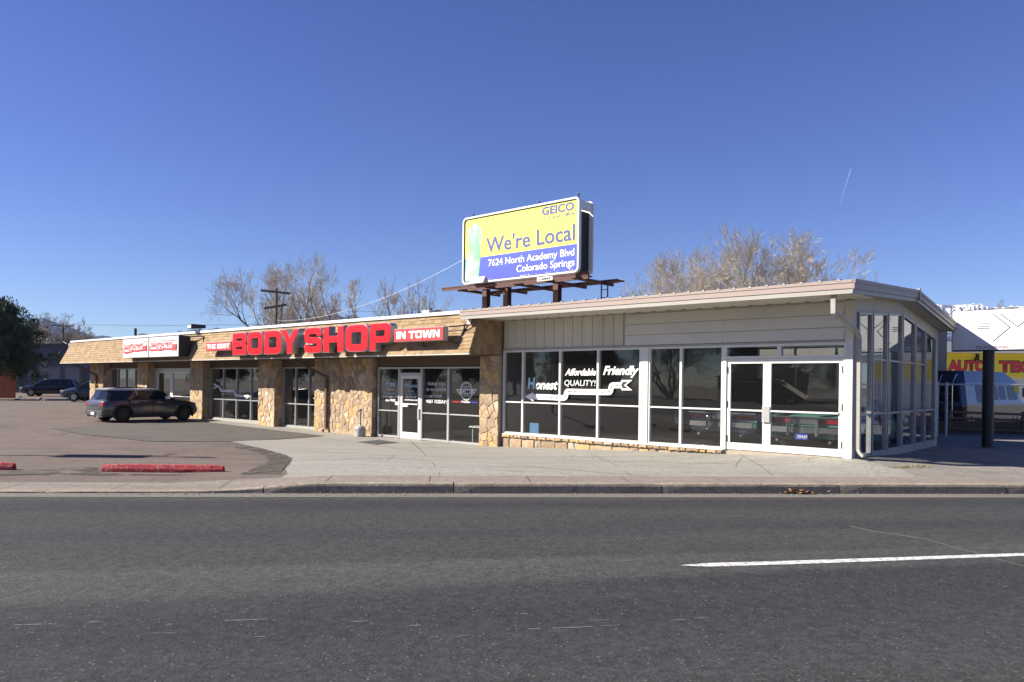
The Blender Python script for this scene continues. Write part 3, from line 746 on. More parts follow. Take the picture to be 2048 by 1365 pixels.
# roof
def roofz(y): return interp(y, [(-1.34, 3.80), (3.27, 4.06), (7.35, 3.60)])
RX0, RX1 = -9.80, .37
prof = [(-1.28, 3.60), (-1.28, 3.79), (3.27, 4.05), (7.35, 3.59), (7.35, 3.40), (3.27, 3.86)]
k = MB(); k.prism([(p[0], p[1]) for p in prof], RX0 + .02, RX1 - .02, 'x'); k.build('roof', M['roofmetal'], sh)
k = MB(); k.hexa([(RX0, -1.3, 3.575), (RX1 - .03, -1.3, 3.575), (RX1 - .03, .0, 3.575), (RX0, .0, 3.575), (RX0, -1.3, 3.597), (RX1 - .03, -1.3, 3.597), (RX1 - .03, .0, 3.597), (RX0, .0, 3.597)]); k.build('soffit', M['cream'], sh)
k = MB(); k.box(RX0, RX1, -1.34, -1.282, 3.64, 3.79); k.box(RX0, RX1, -1.352, -1.341, 3.745, 3.80)
fz = k.build('fascia', M['fascia'], sh)
k = MB(); k.box(RX0 + .02, RX1 - .03, -1.325, -1.285, 3.55, 3.638); k.build('gutter_board', M['gutter'], sh)
x = RX0 + .12
while x < RX1:
    k = MB(); P = []
    for z in (-.01, .026):
        for (dx_, y) in ((-.035, -1.36), (.035, -1.36), (.035, 3.27), (-.035, 3.27)):
            P.append((x + dx_ * (1 if z < 0 else .45), y, roofz(y) + z - .005))
    k.hexa(P); k.build('roof_rib', M['alu_side'], sh); x += .338
for i in range(24):   # soffit vents
    k = MB(); x = RX0 + .5 + i * .4; k.box(x, x + .09, -.22, -.16, 3.568, 3.576); k.build('soffit_vent', M['dark'], sh)
# rake: boards following the gable
def slab(y0, y1, x0, x1, f0, f1):
    P = []
    for f_ in (f0, f1):
        for (x, y) in ((x0, y0), (x1, y0), (x1, y1), (x0, y1)): P.append((x, y, f_(y)))
    return P
for (y0_, y1_) in ((-1.34, 3.27), (3.27, 7.36)):
    k = MB(); k.hexa(slab(y0_, y1_, RX1 + .002, RX1 + .03, lambda y: roofz(y) - .17, lambda y: roofz(y) - .001)); k.hexa(slab(y0_, y1_, RX1 + .031, RX1 + .045, lambda y: roofz(y) - .06, lambda y: roofz(y) + .01))
    k.build('rake_board', M['fascia'], sh)
    k = MB(); k.hexa(slab(y0_, y1_, RX1 - .04, RX1 + .0, lambda y: roofz(y) - .25, lambda y: roofz(y) - .172)); k.build('rake_trim', M['gutter'], sh)
k = MB(); k.box(RX1 - .01, RX1 + .06, 3.22, 3.32, 3.83, 4.11); k.build('ridge_cap', M['fascia'], sh)
for (y0_, y1_) in ((0, 3.27), (3.27, 7.3)):
    k = MB(); k.hexa(slab(y0_, y1_, .012, RX1 - .042, lambda y: roofz(y) - .23, lambda y: roofz(y) - .21)); k.build('soffit', M['cream'], sh)
# side wall: tall windows under the gable
def wtop(y): return interp(y, [(0.15, 3.34), (3.42, 3.565), (6.72, 3.17)])
k = MB(); k.hexa([(-.12, .085, 2.0), (.0, .085, 2.0), (.0, .15, 2.0), (-.12, .15, 2.0), (-.12, .085, 3.6), (.0, .085, 3.6), (.0, .15, 3.6), (-.12, .15, 3.6)]); k.box(-.12, 0, .085, .15, .2, 2.0)
for (y0_, y1_) in ((.15, 3.42), (3.42, 6.72), (6.72, 7.1)):
    k.hexa(slab(y0_, y1_, -.10, .0, lambda y: wtop(min(y, 6.72)) + .002, lambda y: roofz(y) - .20))
k.box(-.12, 0, 6.72, 7.1, .2, 3.17)
k.build('side_wall', M['cream'], sh)
k = MB(); k.box(-.11, .01, .15, 6.72, .2, .43); k.build('side_sill', M['alu_side'], sh)
ys = [.15, 1.10, 2.22, 3.42, 4.58, 5.60, 6.72]
for i, (a, b) in enumerate(zip(ys, ys[1:])):
    glazing(sh, [a + .035, b - .035], .431, 3.5, .0, [1.28] if i in (0, 5) else [1.28, 2.44], .05, 'alu_side', 'glass_side', axis='y', depth=.09, name='side_window', top=wtop)
for y in ys[1:-1]:
    k = MB(); k.box(-.05, .03, y - .012, y + .012, .431, wtop(y) - .01); k.build('mullion', M['darkmetal'], sh)
glazing(sh, [-4.99, -3.8, -2.6, -1.4, -.13], .451, 3.04, DEP + .05, 1.28, .05, 'alu_side', 'glass_side', name='rear_window')
# downspout
k = MB(); 
a = on_by(1667, 625, -1.22); p = [(a[0], -1.22, 3.575), (a[0], -1.22, a[1]), (.075, -.05, 2.92), (.085, .02, 2.80), (.085, .03, .62), (.13, .02, .55)]
k.tube(p, .05, 4, rect=(.05, .035)); k.tube([(.12, .02, .56), (.22, .0, .47)], .05, 4, rect=(.055, .03))
bevel_obj(k.build('downspout', M['gutter'], sh), .01, 1)
# painted words and road arrow on the showroom glass
def poly_band(pts, wd, by, m, parent, name='painted_arrow', scale=1.0):
    """band of width wd (m) along points given in facade coordinates"""
    k = MB(); n = len(pts); L_ = []; Rr = []
    for i, p in enumerate(pts):
        a = pts[max(i - 1, 0)]; b = pts[min(i + 1, n - 1)]; d = Vector((b[0] - a[0], b[1] - a[1])).normalized()
        nx, nz = -d.y * wd / 2, d.x * wd / 2; L_.append((p[0] + nx, by, p[1] + nz)); Rr.append((p[0] - nx, by, p[1] - nz))
    for i in range(n - 1): k.face([L_[i], L_[i + 1], Rr[i + 1], Rr[i]])
    return link(name, k.mesh(name), m, parent)
def smooth_path(pts, it=3):
    for _ in range(it):
        q = [pts[0]]
        for a, b in zip(pts, pts[1:]): q += [(lerp(a[0], b[0], .25), lerp(a[1], b[1], .25)), (lerp(a[0], b[0], .75), lerp(a[1], b[1], .75))]
        q.append(pts[-1]); pts = q
    return pts
def painted_flat(polys, by, m, parent, name):
    k = MB()
    for p in polys: k.face([(q[0], by, q[1]) for q in p])
    return link(name, k.mesh(name), m, parent)
def z4(x, y): return on_by(1000 + x / 4.875, 660 + y / 4.875, -.012)
path = smooth_path([z4(*q) for q in [(1190, 541), (1120, 541), (1092, 545), (1090, 606), (1050, 609), (960, 607), (820, 606), (690, 602), (655, 602), (652, 664), (600, 664), (480, 657), (335, 652)]])
for a, b in ((2, 12),): pass
# the band stands on the outside of the glass, broken at the mullions
poly_band(path, .145, -.058, M['white'], sh)
dz = .004
acc = 0; seg = []
for p, q in zip(path, path[1:]):
    d = math.dist(p, q); 
    if (acc % .20) < .12: seg.append([(p[0], p[1] - .011), (q[0], q[1] - .011), (q[0], q[1] + .011), (p[0], p[1] + .011)])
    acc += d
# resample the dashes evenly
def dashes(path, on, off, wd, by, m, parent):
    cum = [0]
    for p, q in zip(path, path[1:]): cum.append(cum[-1] + math.dist(p, q))
    def at(s):
        for i in range(len(path) - 1):
            if s <= cum[i + 1]:
                t = (s - cum[i]) / max(1e-6, cum[i + 1] - cum[i]); return Vector((lerp(path[i][0], path[i + 1][0], t), lerp(path[i][1], path[i + 1][1], t)))
        return Vector(path[-1])
    s = off
    while s + on < cum[-1]:
        a, b = at(s), at(s + on); d = (b - a).normalized(); n_ = Vector((-d.y, d.x)) * wd / 2
        k = MB(); k.face([(a.x + n_.x, by, a.y + n_.y), (b.x + n_.x, by, b.y + n_.y), (b.x - n_.x, by, b.y - n_.y), (a.x - n_.x, by, a.y - n_.y)]); link('arrow_dash', k.mesh('arrow_dash'), m, parent)
        s += on + off
dashes(path, .10, .075, .022, -.062, M['black'], sh)
painted_flat([[z4(*q) for q in [(255, 651), (340, 608), (330, 640), (375, 640), (375, 668), (330, 668), (340, 700)]]], -.066, M['white'], sh, 'painted_arrow_head')
fl = [z4(*q) for q in [(1175, 541), (1198, 490), (1302, 490), (1240, 540), (1302, 590), (1198, 590)]]
flb = [z4(*q) for q in [(1192, 541), (1210, 508), (1262, 508), (1218, 540), (1262, 572), (1210, 572)]]
painted_flat([fl], -.066, M['white'], sh, 'painted_arrow_tail'); painted_flat([flb], -.070, M['black'], sh, 'painted_arrow_tail')
facade_text('H', (1056, 777, 1070, 778, 21), -.012, M['lightblue'], sh, bold=.03, shear=.1)  # white letter, its shade put into the light blue colour
facade_text('onest', (1071, 778, 1116, 779.5, 18), -.012, M['white'], sh, bold=.03, shear=.35)
facade_text('Affordable', (1130, 751, 1192, 751, 13), -.012, M['white'], sh, bold=.03, shear=.35)
facade_text('QUALITY!', (1129, 771, 1191, 773, 11.5), -.012, M['white'], sh, bold=.03, shear=.1)
facade_text('Friendly', (1206, 749, 1278, 750, 17), -.012, M['white'], sh, bold=.035, shear=.35)
k = MB(); a = on_by(1059, 866, .0); b = on_by(1077, 847, 0.); k.box(a[0], b[0], .006, .009, a[1], b[1]); k.build('taped_notice', M['bluepaper'], sh)
k = MB(); a = on_by(1530, 903, -.0); b = on_by(1541, 898.5, 0.); k.box(a[0], b[0], -.018, -.015, a[1], b[1]); k.build('door_sticker', M['white'], sh)

# ------------------------------------------------------------------ STRIP BUILDING (left), same axes
st = bempty('strip_building', label='long low strip building with tan shingled mansard roof and stone pillars', cat='building')
LX = -40.05; RXs = L0 - .11
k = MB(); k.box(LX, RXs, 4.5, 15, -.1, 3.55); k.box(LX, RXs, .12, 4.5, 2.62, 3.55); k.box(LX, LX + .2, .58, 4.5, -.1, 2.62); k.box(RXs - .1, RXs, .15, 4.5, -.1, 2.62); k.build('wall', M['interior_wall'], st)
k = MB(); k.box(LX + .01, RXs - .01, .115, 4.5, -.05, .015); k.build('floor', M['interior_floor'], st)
k = MB(); k.box(-41.0, RXs, -1.30, .6, 2.615, 2.635); k.build('soffit', M['brownwood'], st)
k = MB(); k.box(LX + .2, -15.05, .13, .25, 2.335, 2.613); k.box(-14.97, -10.12, -.02, .11, 2.325, 2.613); k.build('header_board', M['brownwood'], st)
k = MB(); k.box(-41.2, RXs + .3, -.9, 15, 3.56, 3.72); k.build('roof_deck', M['roofmetal'], st)
k = MB(); k.box(-40.55, -9.45, -1.0, -.80, 3.745, 3.84); k.box(-40.62, -40.55, -1.0, 14, 3.745, 3.84); k.build('roof_edge_cap', M['capwhite'], st)
# roof slope
yb0, zb0, yt0, zt0 = -1.35, 2.625, -.93, 3.745
k = MB()
k.prism([(yb0 + .03, zb0 + .01), (yb0 + .06, zb0 - .01), (.3, zb0 - .01 + .03), (.3, zt0), (yt0 + .03, zt0)], -40.9, -9.42, 'x')
k.build('mansard_core', M['brownwood'], st)
k = MB(); k.box(-41.05, -9.40, yb0 - .012, yb0 + .06, zb0 - .035, zb0 + .004); k.build('drip_edge', M['cream'], st)
rows = 10; sl_len = math.hypot(yt0 - yb0, zt0 - zb0); uy, uz = (yt0 - yb0) / sl_len, (zt0 - zb0) / sl_len; ny, nz = -uz, uy
r_ = random.Random(11); allsh = []
for r in range(rows):
    s0 = sl_len * r / rows; s1 = min(sl_len, sl_len * (r + 1) / rows + .01)
    xL = -41.05 + (s0 / sl_len) * .55; x = -9.43 - r_.uniform(0, .12)
    xe = -9.40
    while xe > xL:
        wd = r_.choice([.13, .17, .2, .26, .31]) * r_.uniform(.9, 1.1); x = max(xe - wd, xL)
        allsh.append((x, xe - .004, s0 + r_.uniform(-.012, .006), s1, r_.uniform(.012, .024))); xe = x
allsh.sort(key=lambda q: -q[0])
def shingle(k, q):
    x0_, x1_, s0, s1, t = q; P = []
    for (s, t_) in ((s0, t), (s1, .004)):
        for (x, d) in ((x0_, t_), (x1_, t_), (x1_, -.006), (x0_, -.006)):
            P.append((x, yb0 + uy * s + ny * d, zb0 + uz * s + nz * d))
    k.hexa(P, 0)
for q in allsh[:300]:
    k = MB(); shingle(k, q); link('shingle', k.mesh('shingle', False), SHINGLE[r_.randrange(4)], st)
J = MB()
for q in allsh[300:]:
    n = len(J.mi); shingle(J, q); c_ = r_.randrange(4)
    for i in range(n, len(J.mi)): J.mi[i] = c_
link('shingle_courses', J.mesh('shingle_courses', False), SHINGLE, st, kind='stuff')
# right end of the mansard: a shaded shingled cheek
J = MB(); z = zb0
for r in range(8):
    z0_, z1_ = zb0 + r * .14, zb0 + (r + 1) * .14; yl = lerp(yb0, yt0, (z0_ - zb0) / (zt0 - zb0)) + .02; y = yl
    while y < -.02:
        y2 = min(y + r_.choice([.15, .2, .27]), -.02); t = r_.uniform(.010, .02)
        J.hexa([(-9.419, y + .002, z0_), (-9.419 + t, y + .002, z0_), (-9.419 + t, y2 - .002, z0_), (-9.419, y2 - .002, z0_), (-9.419, y + .002, z1_), (-9.415, y + .002, z1_), (-9.415, y2 - .002, z1_), (-9.419, y2 - .002, z1_)])
        for i in range(6): J.mi[-1 - i] = r_.randrange(4) if i == 0 else J.mi[-1]
        y = y2
link('cheek_shingles', J.mesh('cheek_shingles', False), SHINGLE, st, kind='stuff')
# pillars of field stone
PF = -.18
def gz(x): return interp(x, [(-60, .05), (-40, .22), (-26.3, .08), (-20.4, .03), (-13.3, 0), (-9.5, .035)]) - .03
pill = [(-40.0, -38.05, 2, True, .7), (-33.68, -32.51, 4, True, .7), (-28.05, -26.85, 5, True, .7), (-22.23, -21.02, 6, False, .32), (-18.37, -15.02, 7, False, .1), (-10.12, -9.38, 8, False, .1)]
for i, (a, b, seed, far, back) in enumerate(pill):
    k = MB(); k.box(a + .03, b - .03, PF, .58, -.1, 2.612)
    o = k.build('stone_pillar', M['mortar'], st)
    cw = .30 if far else .25
    if i == 4: cw = .265
    cwf = .32 if far else .24
    stones(o, a, b, gz(a), 2.605, fnf(PF), cwf if i != 4 else .225, .195 if not far else .27, seed, join=far)
    rx = b - .03
    if i < 5:
        stones(o, PF - .03, .23 if i != 4 else .02, gz(b), 2.605, (lambda rx: (lambda a_, z, d: (rx + d, a_, z)))(rx), .26, .32, seed + 40, join=True)
# side (right) of the last pillar next to the showroom plinth
# windows
zf = .12
glazing(st, [-38.05, -37.05, -36.0, -34.85, -33.68], .25, 2.34, .2, 1.15, .045, 'alu')
glazing(st, [-26.85, -25.7, -24.58, -23.42, -22.28], .14, 2.33, .2, .98, .045, 'alu')
for q_ in ((-26.85, -22.28, .139), (-21.02, -18.4, .079), (-38.05, -33.7, .249)):
    k = MB(); k.box(q_[0], q_[1], .12, .3, -.1, q_[2]); k.build('sill', M['gutter'], st)
glazing(st, [-21.02, -20.13, -19.25, -18.40], .08, 2.33, .2, .94, .045, 'alu')
# double door on the left
k = MB(); k.box(-32.51, -32.30, .13, .27, .1, 2.33); k.box(-28.35, -28.05, .13, .27, .1, 2.33); k.box(-32.30, -28.35, .13, .27, 2.16, 2.33); k.build('door_frame', M['alu'], st)
glass_door(st, -32.29, -30.72, .14, 2.155, .2, 'white_frame', .12, .18, .06, 1.02)
glass_door(st, -30.71, -28.36, .14, 2.155, .2, 'white_frame', .12, .18, .06, 1.02)
k = MB(); k.box(-28.30, -28.10, -.02, .10, 1.98, 2.30); bevel_obj(k.build('alarm_box', M['plastic_grey'], st), .02)
# entrance
glazing(st, [-14.93, -13.83], .03, 2.30, 0, .89, .06, 'alu', mull=.06)
glazing(st, [-12.78, -11.56, -10.14], .03, 2.30, 0, .87, .05, 'alu', mull=.08)
k = MB(); k.box(-13.828, -13.79, -.05, .05, .03, 2.3); k.box(-12.82, -12.782, -.05, .05, .03, 2.3); k.box(-13.79, -12.82, -.05, .05, 2.25, 2.30); k.box(-13.79, -12.82, -.06, .05, 2.03, 2.12)
fr = k.build('door_frame', M['alu'], st)
k = MB(); k.face([(-13.79, 0, 2.12), (-12.82, 0, 2.12), (-12.82, 0, 2.25), (-13.79, 0, 2.25)]); link('transom_pane', k.mesh('transom_pane'), M['glass'], fr)
d_ = glass_door(st, -13.785, -12.825, .035, 2.028, -.01, 'white_frame', .10, .20, .10, 1.13, None, 1)
k = MB(); a = on_by(808, 811, 0); k.box(a[0], a[0] + .30, -.12, -.06, a[1] - .04, a[1] + .05); k.build('push_plate', M['white'], d_)
k = MB(); a = on_by(793, 807, 0); k.box(a[0], a[0] + .2, -.06, -.05, a[1] - .05, a[1] + .05); k.build('opener_button', M['white'], st)
k = MB(); k.box(-15.0, -10.12, -.03, .1, -.1, .029); k.build('sill', M['gutter'], st)
# interior partitions seen through the glass
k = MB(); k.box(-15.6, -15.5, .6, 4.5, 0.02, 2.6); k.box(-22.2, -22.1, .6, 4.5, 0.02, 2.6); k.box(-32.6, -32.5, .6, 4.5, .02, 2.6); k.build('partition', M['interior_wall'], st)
# window lettering of the strip building
T = lambda s, box, m='white', by=-.012, **k_: facade_text(s, box, by, M[m], st, **k_)
T('Free', (772, 773, 790, 773.5, 11.5), 'lightblue', bold=.01, shear=.2)
T('Estimates', (773, 780.5, 788, 781, 4.2), 'lightblue', shear=.2)
T('Courtesy Shuttle', (767, 788.5, 794, 789.5, 4), 'lightblue', shear=.2)
T('Honest and Fair Advice', (765, 795, 796.5, 796, 3.6), bold=.02, shear=.2)
T('also FREE!', (771, 802.5, 791, 803.5, 4.5), bold=.02, shear=.2)
T('Welcome!', (809, 774.5, 837.5, 775.5, 7.5), 'lightblue', bold=.005, shear=.3)
T('HOURS', (815.5, 785, 829, 785.5, 4), 'lightblue')
T('M-F 7:30-5:30', (812, 790, 832, 790.5, 3.0), 'lightblue')
T('719-473-6157', (811.5, 796, 833, 796.5, 3.8), bold=.02, shear=.2)
T('www.DMICollision.com', (809, 801.5, 835.5, 802, 3.4), bold=.02)
T('THANK YOU', (855, 771, 890.5, 772, 6.2), 'white', shear=.1)
T('for the HONOR', (853, 782, 892, 783, 6.2), 'white', shear=.2)
T('of YOUR', (860, 795, 884, 796, 6.2), 'white', shear=.2)
T('VISIT TODAY!', (852, 806, 893, 807.5, 6.8), bold=.02)
T('Oops!', (432, 763, 443, 764, 6), 'lightblue', by=.185, shear=.2)
T('just a few more', (453, 772.5, 475, 773, 3.6), 'lightblue', by=.185, shear=.2)
T('steps to the right', (479, 783, 503, 783.5, 3.8), 'lightblue', by=.185, shear=.2)
T('Professional', (904, 805, 922, 805.6, 3.3), 'box_red', bold=.02)
T('Precise', (923.5, 805.6, 940, 806.2, 3.6), bold=.03)
T('Personal', (941.5, 806.2, 954.5, 806.8, 3.3), 'bb_blue', bold=.02)
# emblem: ring, wings and letters
def ell(cx, cy, rx, ry, n=28, by=-.012): return [on_by(cx + rx * math.cos(t * 2 * math.pi / n), cy + ry * math.sin(t * 2 * math.pi / n), by) for t in range(n)]
def ring(cx, cy, r0, r1, by, m, name):
    a = ell(cx, cy, *r0); b = ell(cx, cy, *r1); k = MB(); n = len(a)
    for i in range(n):
        j = (i + 1) % n; k.face([(a[i][0], by, a[i][1]), (a[j][0], by, a[j][1]), (b[j][0], by, b[j][1]), (b[i][0], by, b[i][1])])
    link(name, k.mesh(name), m, st)
cx, cy = 932.7, 782.8
ring(cx, cy, (12.6, 18.7), (11.6, 17.4), -.012, M['white'], 'emblem_ring'); ring(cx, cy, (10.8, 16.2), (10.2, 15.3), -.012, M['white'], 'emblem_ring')
wing = []
for i in range(4):
    y = cy - 4.2 + i * 3.1; e = 22 - i * 1.8
    for sgn in (-1, 1):
        wing.append([on_by(cx + sgn * q[0], q[1], -.012) for q in ((9.8, y), (e, y), (e - 1.2, y + 1.5), (9.8, y + 1.5))])
for w_ in wing: painted_flat([w_], -.013, M['white'], st, 'emblem_wing')
painted_flat([[on_by(*q, -.012) for q in ((cx - 10, cy - 4.4), (cx + 10, cy - 4.4), (cx + 10, cy + 6), (cx - 10, cy + 6))]], -.0135, M['white'], st, 'emblem_plate')
facade_text('DMI', (cx - 8.5, cy + 5, cx + 8.5, cy + 5.2, 8), -.012, M['black'], st, depth=.006, bold=.02)
T('COLLISION', (cx - 8.5, cy - 7, cx + 8.5, cy - 6.8, 3.2)); T('CENTER', (cx - 6, cy + 11, cx + 6.5, cy + 11, 3.2))
def z2(x, y): return on_by(380 + x / 4.55, 600 + y / 4.55, .185)
path = smooth_path([z2(*q) for q in [(245, 786), (272, 790), (282, 796), (284, 828), (320, 830), (400, 828), (413, 834), (418, 868), (450, 872), (530, 877)]])
poly_band(path, .085, .135, M['white'], st); dashes(path, .07, .06, .014, .131, M['black'], st)
painted_flat([[z2(*q) for q in [(560, 879), (522, 852), (530, 866), (530, 886), (520, 903)]]], .128, M['white'], st, 'painted_arrow_head')
painted_flat([[z2(*q) for q in [(257, 786), (248, 766), (218, 764), (238, 786), (218, 810), (246, 806)]]], .128, M['white'], st, 'painted_arrow_tail')
painted_flat([[z2(*q) for q in [(248, 786), (242, 773), (229, 771), (244, 786), (229, 803), (241, 799)]]], .124, M['black'], st, 'painted_arrow_tail')
# brown downspouts
def brown_spout(x, x2):
    k = MB(); k.tube([(x - .98, -1.1, 2.60), (x - .95, -1.0, 2.54), (x, PF - .11, 1.98), (x, PF - .09, 1.9), (x, PF - .09, gz(x) + .18), (x - .02, PF - .22, gz(x) + .07)], .05, 4, rect=(.055, .04))
    bevel_obj(k.build('downspout', M['brownpipe'], st), .008, 1)
brown_spout(-17.52, 0); brown_spout(-38.9, 0)
k = MB(); k.box(-9.78, -9.66, -1.06, -1.0, 3.42, 3.56); k.build('junction_box', M['white'], st)
k = MB(); k.tube([(-9.72, -1.03, 3.42), (-9.76, -1.06, 3.34), (-9.85, -1.12, 3.27), (-10.05, -1.35, 3.24), (-10.2, -1.55, 3.2)], .014, 8); k.tube([(-9.70, -1.0, 3.56), (-9.64, -.98, 3.75)], .016, 8); k.build('conduit', M['galv'], st)
k = MB(); x = -26.6; k.tube([(-25.6, -.95, 3.84), (-25.6, -.95, 3.93)], .02, 8); bevel_obj(k.build('flood_light_stem', M['darkmetal'], st), .003, 1)
k = MB(); k.hexa([(-26.1, -1.25, 3.92), (-25.72, -1.25, 3.92), (-25.5, -.75, 3.96), (-25.95, -.75, 3.96), (-26.1, -1.25, 4.12), (-25.72, -1.25, 4.12), (-25.5, -.75, 4.10), (-25.95, -.75, 4.10)])
o = k.build('flood_light', M['darkmetal'], st); k = MB(); k.box(-26.06, -25.76, -1.262, -1.252, 3.95, 4.09); k.build('lens', M['lamp'], o)
k = MB(); k.tube([(-37.5, 1.2, 3.7), (-37.5, 1.2, 4.55)], .07, 10); k.build('vent_pipe', M['darkmetal'], st)
a = on_by(843, 632, 5.0); b = on_by(858, 632, 5.0)
k = MB(); k.box(a[0], b[0], 5, 5.9, 3.72, on_by(850, 621, 5)[1]); k.build('rooftop_unit', M['galv'], st)

# ------------------------------------------------------------------ SIGNS on the mansard
BY = -1.60
def rr(x0, y0, x1, y1, r, rx=None, n=5, corners=(1, 1, 1, 1)):   # rounded rectangle, ccw from lower left
    rx = rx or r; out = []
    for (cx, cy, a0, c_, X, Y) in ((x0 + rx, y0 + r, 180, corners[0], x0, y0), (x1 - rx, y0 + r, 270, corners[1], x1, y0), (x1 - rx, y1 - r, 0, corners[2], x1, y1), (x0 + rx, y1 - r, 90, corners[3], x0, y1)):
        if not c_: out.append((X, Y)); continue
        for i in range(n + 1):
            t = R(a0 + 90 * i / n); out.append((cx + rx * math.cos(t), cy + r * math.sin(t)))
    return out
GL = {
    'B': [[(0, 0), (.86, 0), (.97, .04), (1, .12), (1, .40), (.96, .46), (.88, .50), (.96, .54), (1, .60), (1, .88), (.97, .96), (.86, 1), (0, 1)], rr(.26, .25, .74, .38, .05), rr(.26, .63, .74, .76, .05)],
    'O': [rr(0, 0, 1, 1, .2, .26), rr(.26, .27, .74, .74, .06, .09)],
    'D': [rr(0, 0, 1, 1, .2, .28, corners=(0, 1, 1, 0)), rr(.26, .27, .74, .74, .06, .09, corners=(0, 1, 1, 0))],
    'Y': [[(.35, 0), (.64, 0), (.64, .40), (1, 1), (.71, 1), (.50, .63), (.29, 1), (0, 1), (.35, .40)]],
    'S': [[(.18, 0), (.82, 0), (.95, .05), (1, .16), (1, .46), (.95, .57), (.82, .62), (.30, .62), (.27, .64), (.27, .73), (.31, .76), (.68, .76), (.71, .73), (.71, .68), (.98, .68), (.98, .86), (.93, .96), (.80, 1), (.18, 1), (.05, .95), (0, .84), (0, .54), (.05, .44), (.18, .38), (.69, .38), (.73, .35), (.73, .28), (.69, .25), (.31, .25), (.28, .28), (.28, .33), (0, .33), (0, .15), (.05, .05)]],
    'H': [[(0, 0), (.28, 0), (.28, .38), (.72, .38), (.72, 0), (1, 0), (1, 1), (.72, 1), (.72, .63), (.28, .63), (.28, 1), (0, 1)]],
    'P': [[(0, 0), (.28, 0), (.28, .30), (.82, .30), (.95, .34), (1, .44), (1, .86), (.95, .96), (.82, 1), (0, 1)], rr(.28, .53, .73, .76, .05)],
    'I': [[(0, 0), (1, 0), (1, 1), (0, 1)]], 
    'N': [[(0, 0), (.27, 0), (.27, .62), (.70, 0), (1, 0), (1, 1), (.73, 1), (.73, .38), (.30, 1), (0, 1)]],
    'T': [[(.36, 0), (.64, 0), (.64, .76), (1, .76), (1, 1), (0, 1), (0, .76), (.36, .76)]],
    'E': [[(0, 0), (1, 0), (1, .23), (.30, .23), (.30, .40), (.92, .40), (.92, .61), (.30, .61), (.30, .77), (1, .77), (1, 1), (0, 1)]],
    'W': [[(.14, 0), (.38, 0), (.5, .55), (.62, 0), (.86, 0), (1, 1), (.80, 1), (.72, .42), (.60, 1), (.40, 1), (.28, .42), (.20, 1), (0, 1)]],
}
def glyph(ch, x0, z0, wd, ht, yf, depth, m, parent, name='letter', grow=0.):
    me = outline_mesh([[(p[0] * wd, p[1] * ht) for p in lp] for lp in GL[ch]], depth, grow)
    return link(name, upright(me, lambda x, y, z: (x0 + x, yf + depth / 2 - z, z0 + y)), m, parent)
def block_word(s, x0, x1, z0, z1, yf, m, parent, gap=.12, wid={'I': .35, 'W': 1.45, ' ': .35}):
    tot = sum(wid.get(c_, 1) for c_ in s) + gap * (len(s) - 1); u = (x1 - x0) / tot; x = x0
    for c_ in s:
        wd = wid.get(c_, 1) * u
        if c_ != ' ': glyph(c_, x, z0, wd, z1 - z0, yf, .012, m, parent)
        x += wd + gap * u
bs = bempty('body_shop_sign', label='big red channel letters reading BODY SHOP on the shingled mansard', cat='sign')
letters = [('B', 464.8, 492), ('O', 494.3, 525), ('D', 528.6, 562), ('Y', 561, 598), ('S', 608.4, 643), ('H', 646, 687), ('O', 690.5, 735.3), ('P', 738.8, 781)]
zL0, zL1 = 2.735, 3.575
for ch, a, b in letters:
    xa = on_by(a, 690, BY)[0]; xb_ = on_by(b, 690, BY)[0]
    o = glyph(ch, xa, zL0, xb_ - xa, zL1 - zL0, BY + .014, .24, M['letter_side'], bs, 'letter_can', 0)
    glyph(ch, xa + .018, zL0 + .018, xb_ - xa - .036, zL1 - zL0 - .036, BY, .012, M['letter_red'], o, 'letter_face')
xa = on_by(478, 690, BY)[0]
k = MB(); k.box(xa, -12.75, -1.36, -1.20, 2.95, 3.38); k.build('raceway', M['raceway'], bs)
k = MB()
for x in (xa + .4, -19, -17, -15, -13.2): k = MB(); k.box(x, x + .06, -1.36, -1.10, 2.98, 3.3); k.build('bracket', M['darkmetal'], bs)
def box_sign(name, label, word, x0p, x1p, z0_, z1_, tx, bracket_x):
    t = bempty(name, label=label, cat='sign'); a = on_by(x0p, 690, BY)[0]; b = on_by(x1p, 690, BY)[0]
    k = MB(); k.box(a, b, BY + .01, BY + .18, z0_, z1_); bevel_obj(k.build('cabinet', M['letter_side'], t), .01, 1)
    k = MB(); k.box(a + .02, b - .02, BY - .004, BY + .009, z0_ + .02, z1_ - .02); f = k.build('face_panel', M['box_red'], t)
    block_word(word, a + tx, b - tx, z0_ + .09, z1_ - .085, BY - .016, M['white'], t, gap=.06)
    k = MB()
    for x in bracket_x:
        x = lerp(a, b, x); k.tube([(x, BY + .24, z1_ - .08), (x, -1.1, z1_ - .04)], .02, 6); k.tube([(x, BY + .24, z0_ - .12), (x, -1.25, z0_ - .12)], .02, 6); k.tube([(x, BY + .2, z0_ - .14), (x, BY + .2, z0_ + .02)], .02, 6)
    k.build('bracket', M['darkmetal'], t); return t
box_sign('the_best_sign', 'small red box sign reading THE BEST left of the big letters', 'THE BEST', 412, 462.5, 2.93, 3.28, .10, (.28,))
t = box_sign('in_town_sign', 'red box sign reading IN TOWN right of the big letters', 'IN TOWN', 787.5, 887, 2.975, 3.365, .14, (.5,))
k = MB(); b = on_by(887, 690, BY)[0]; k.tube([(b, BY + .2, 3.36), (b + .55, -1.15, 3.40)], .02, 6); k.tube([(b, BY + .18, 3.0), (b + .3, -1.2, 2.85), (b + .35, -1.15, 3.35)], .02, 6); k.tube([(b + .25, -1.22, 2.8), (b + .35, -1.12, 3.45)], .024, 6); k.build('bracket', M['darkmetal'], t)
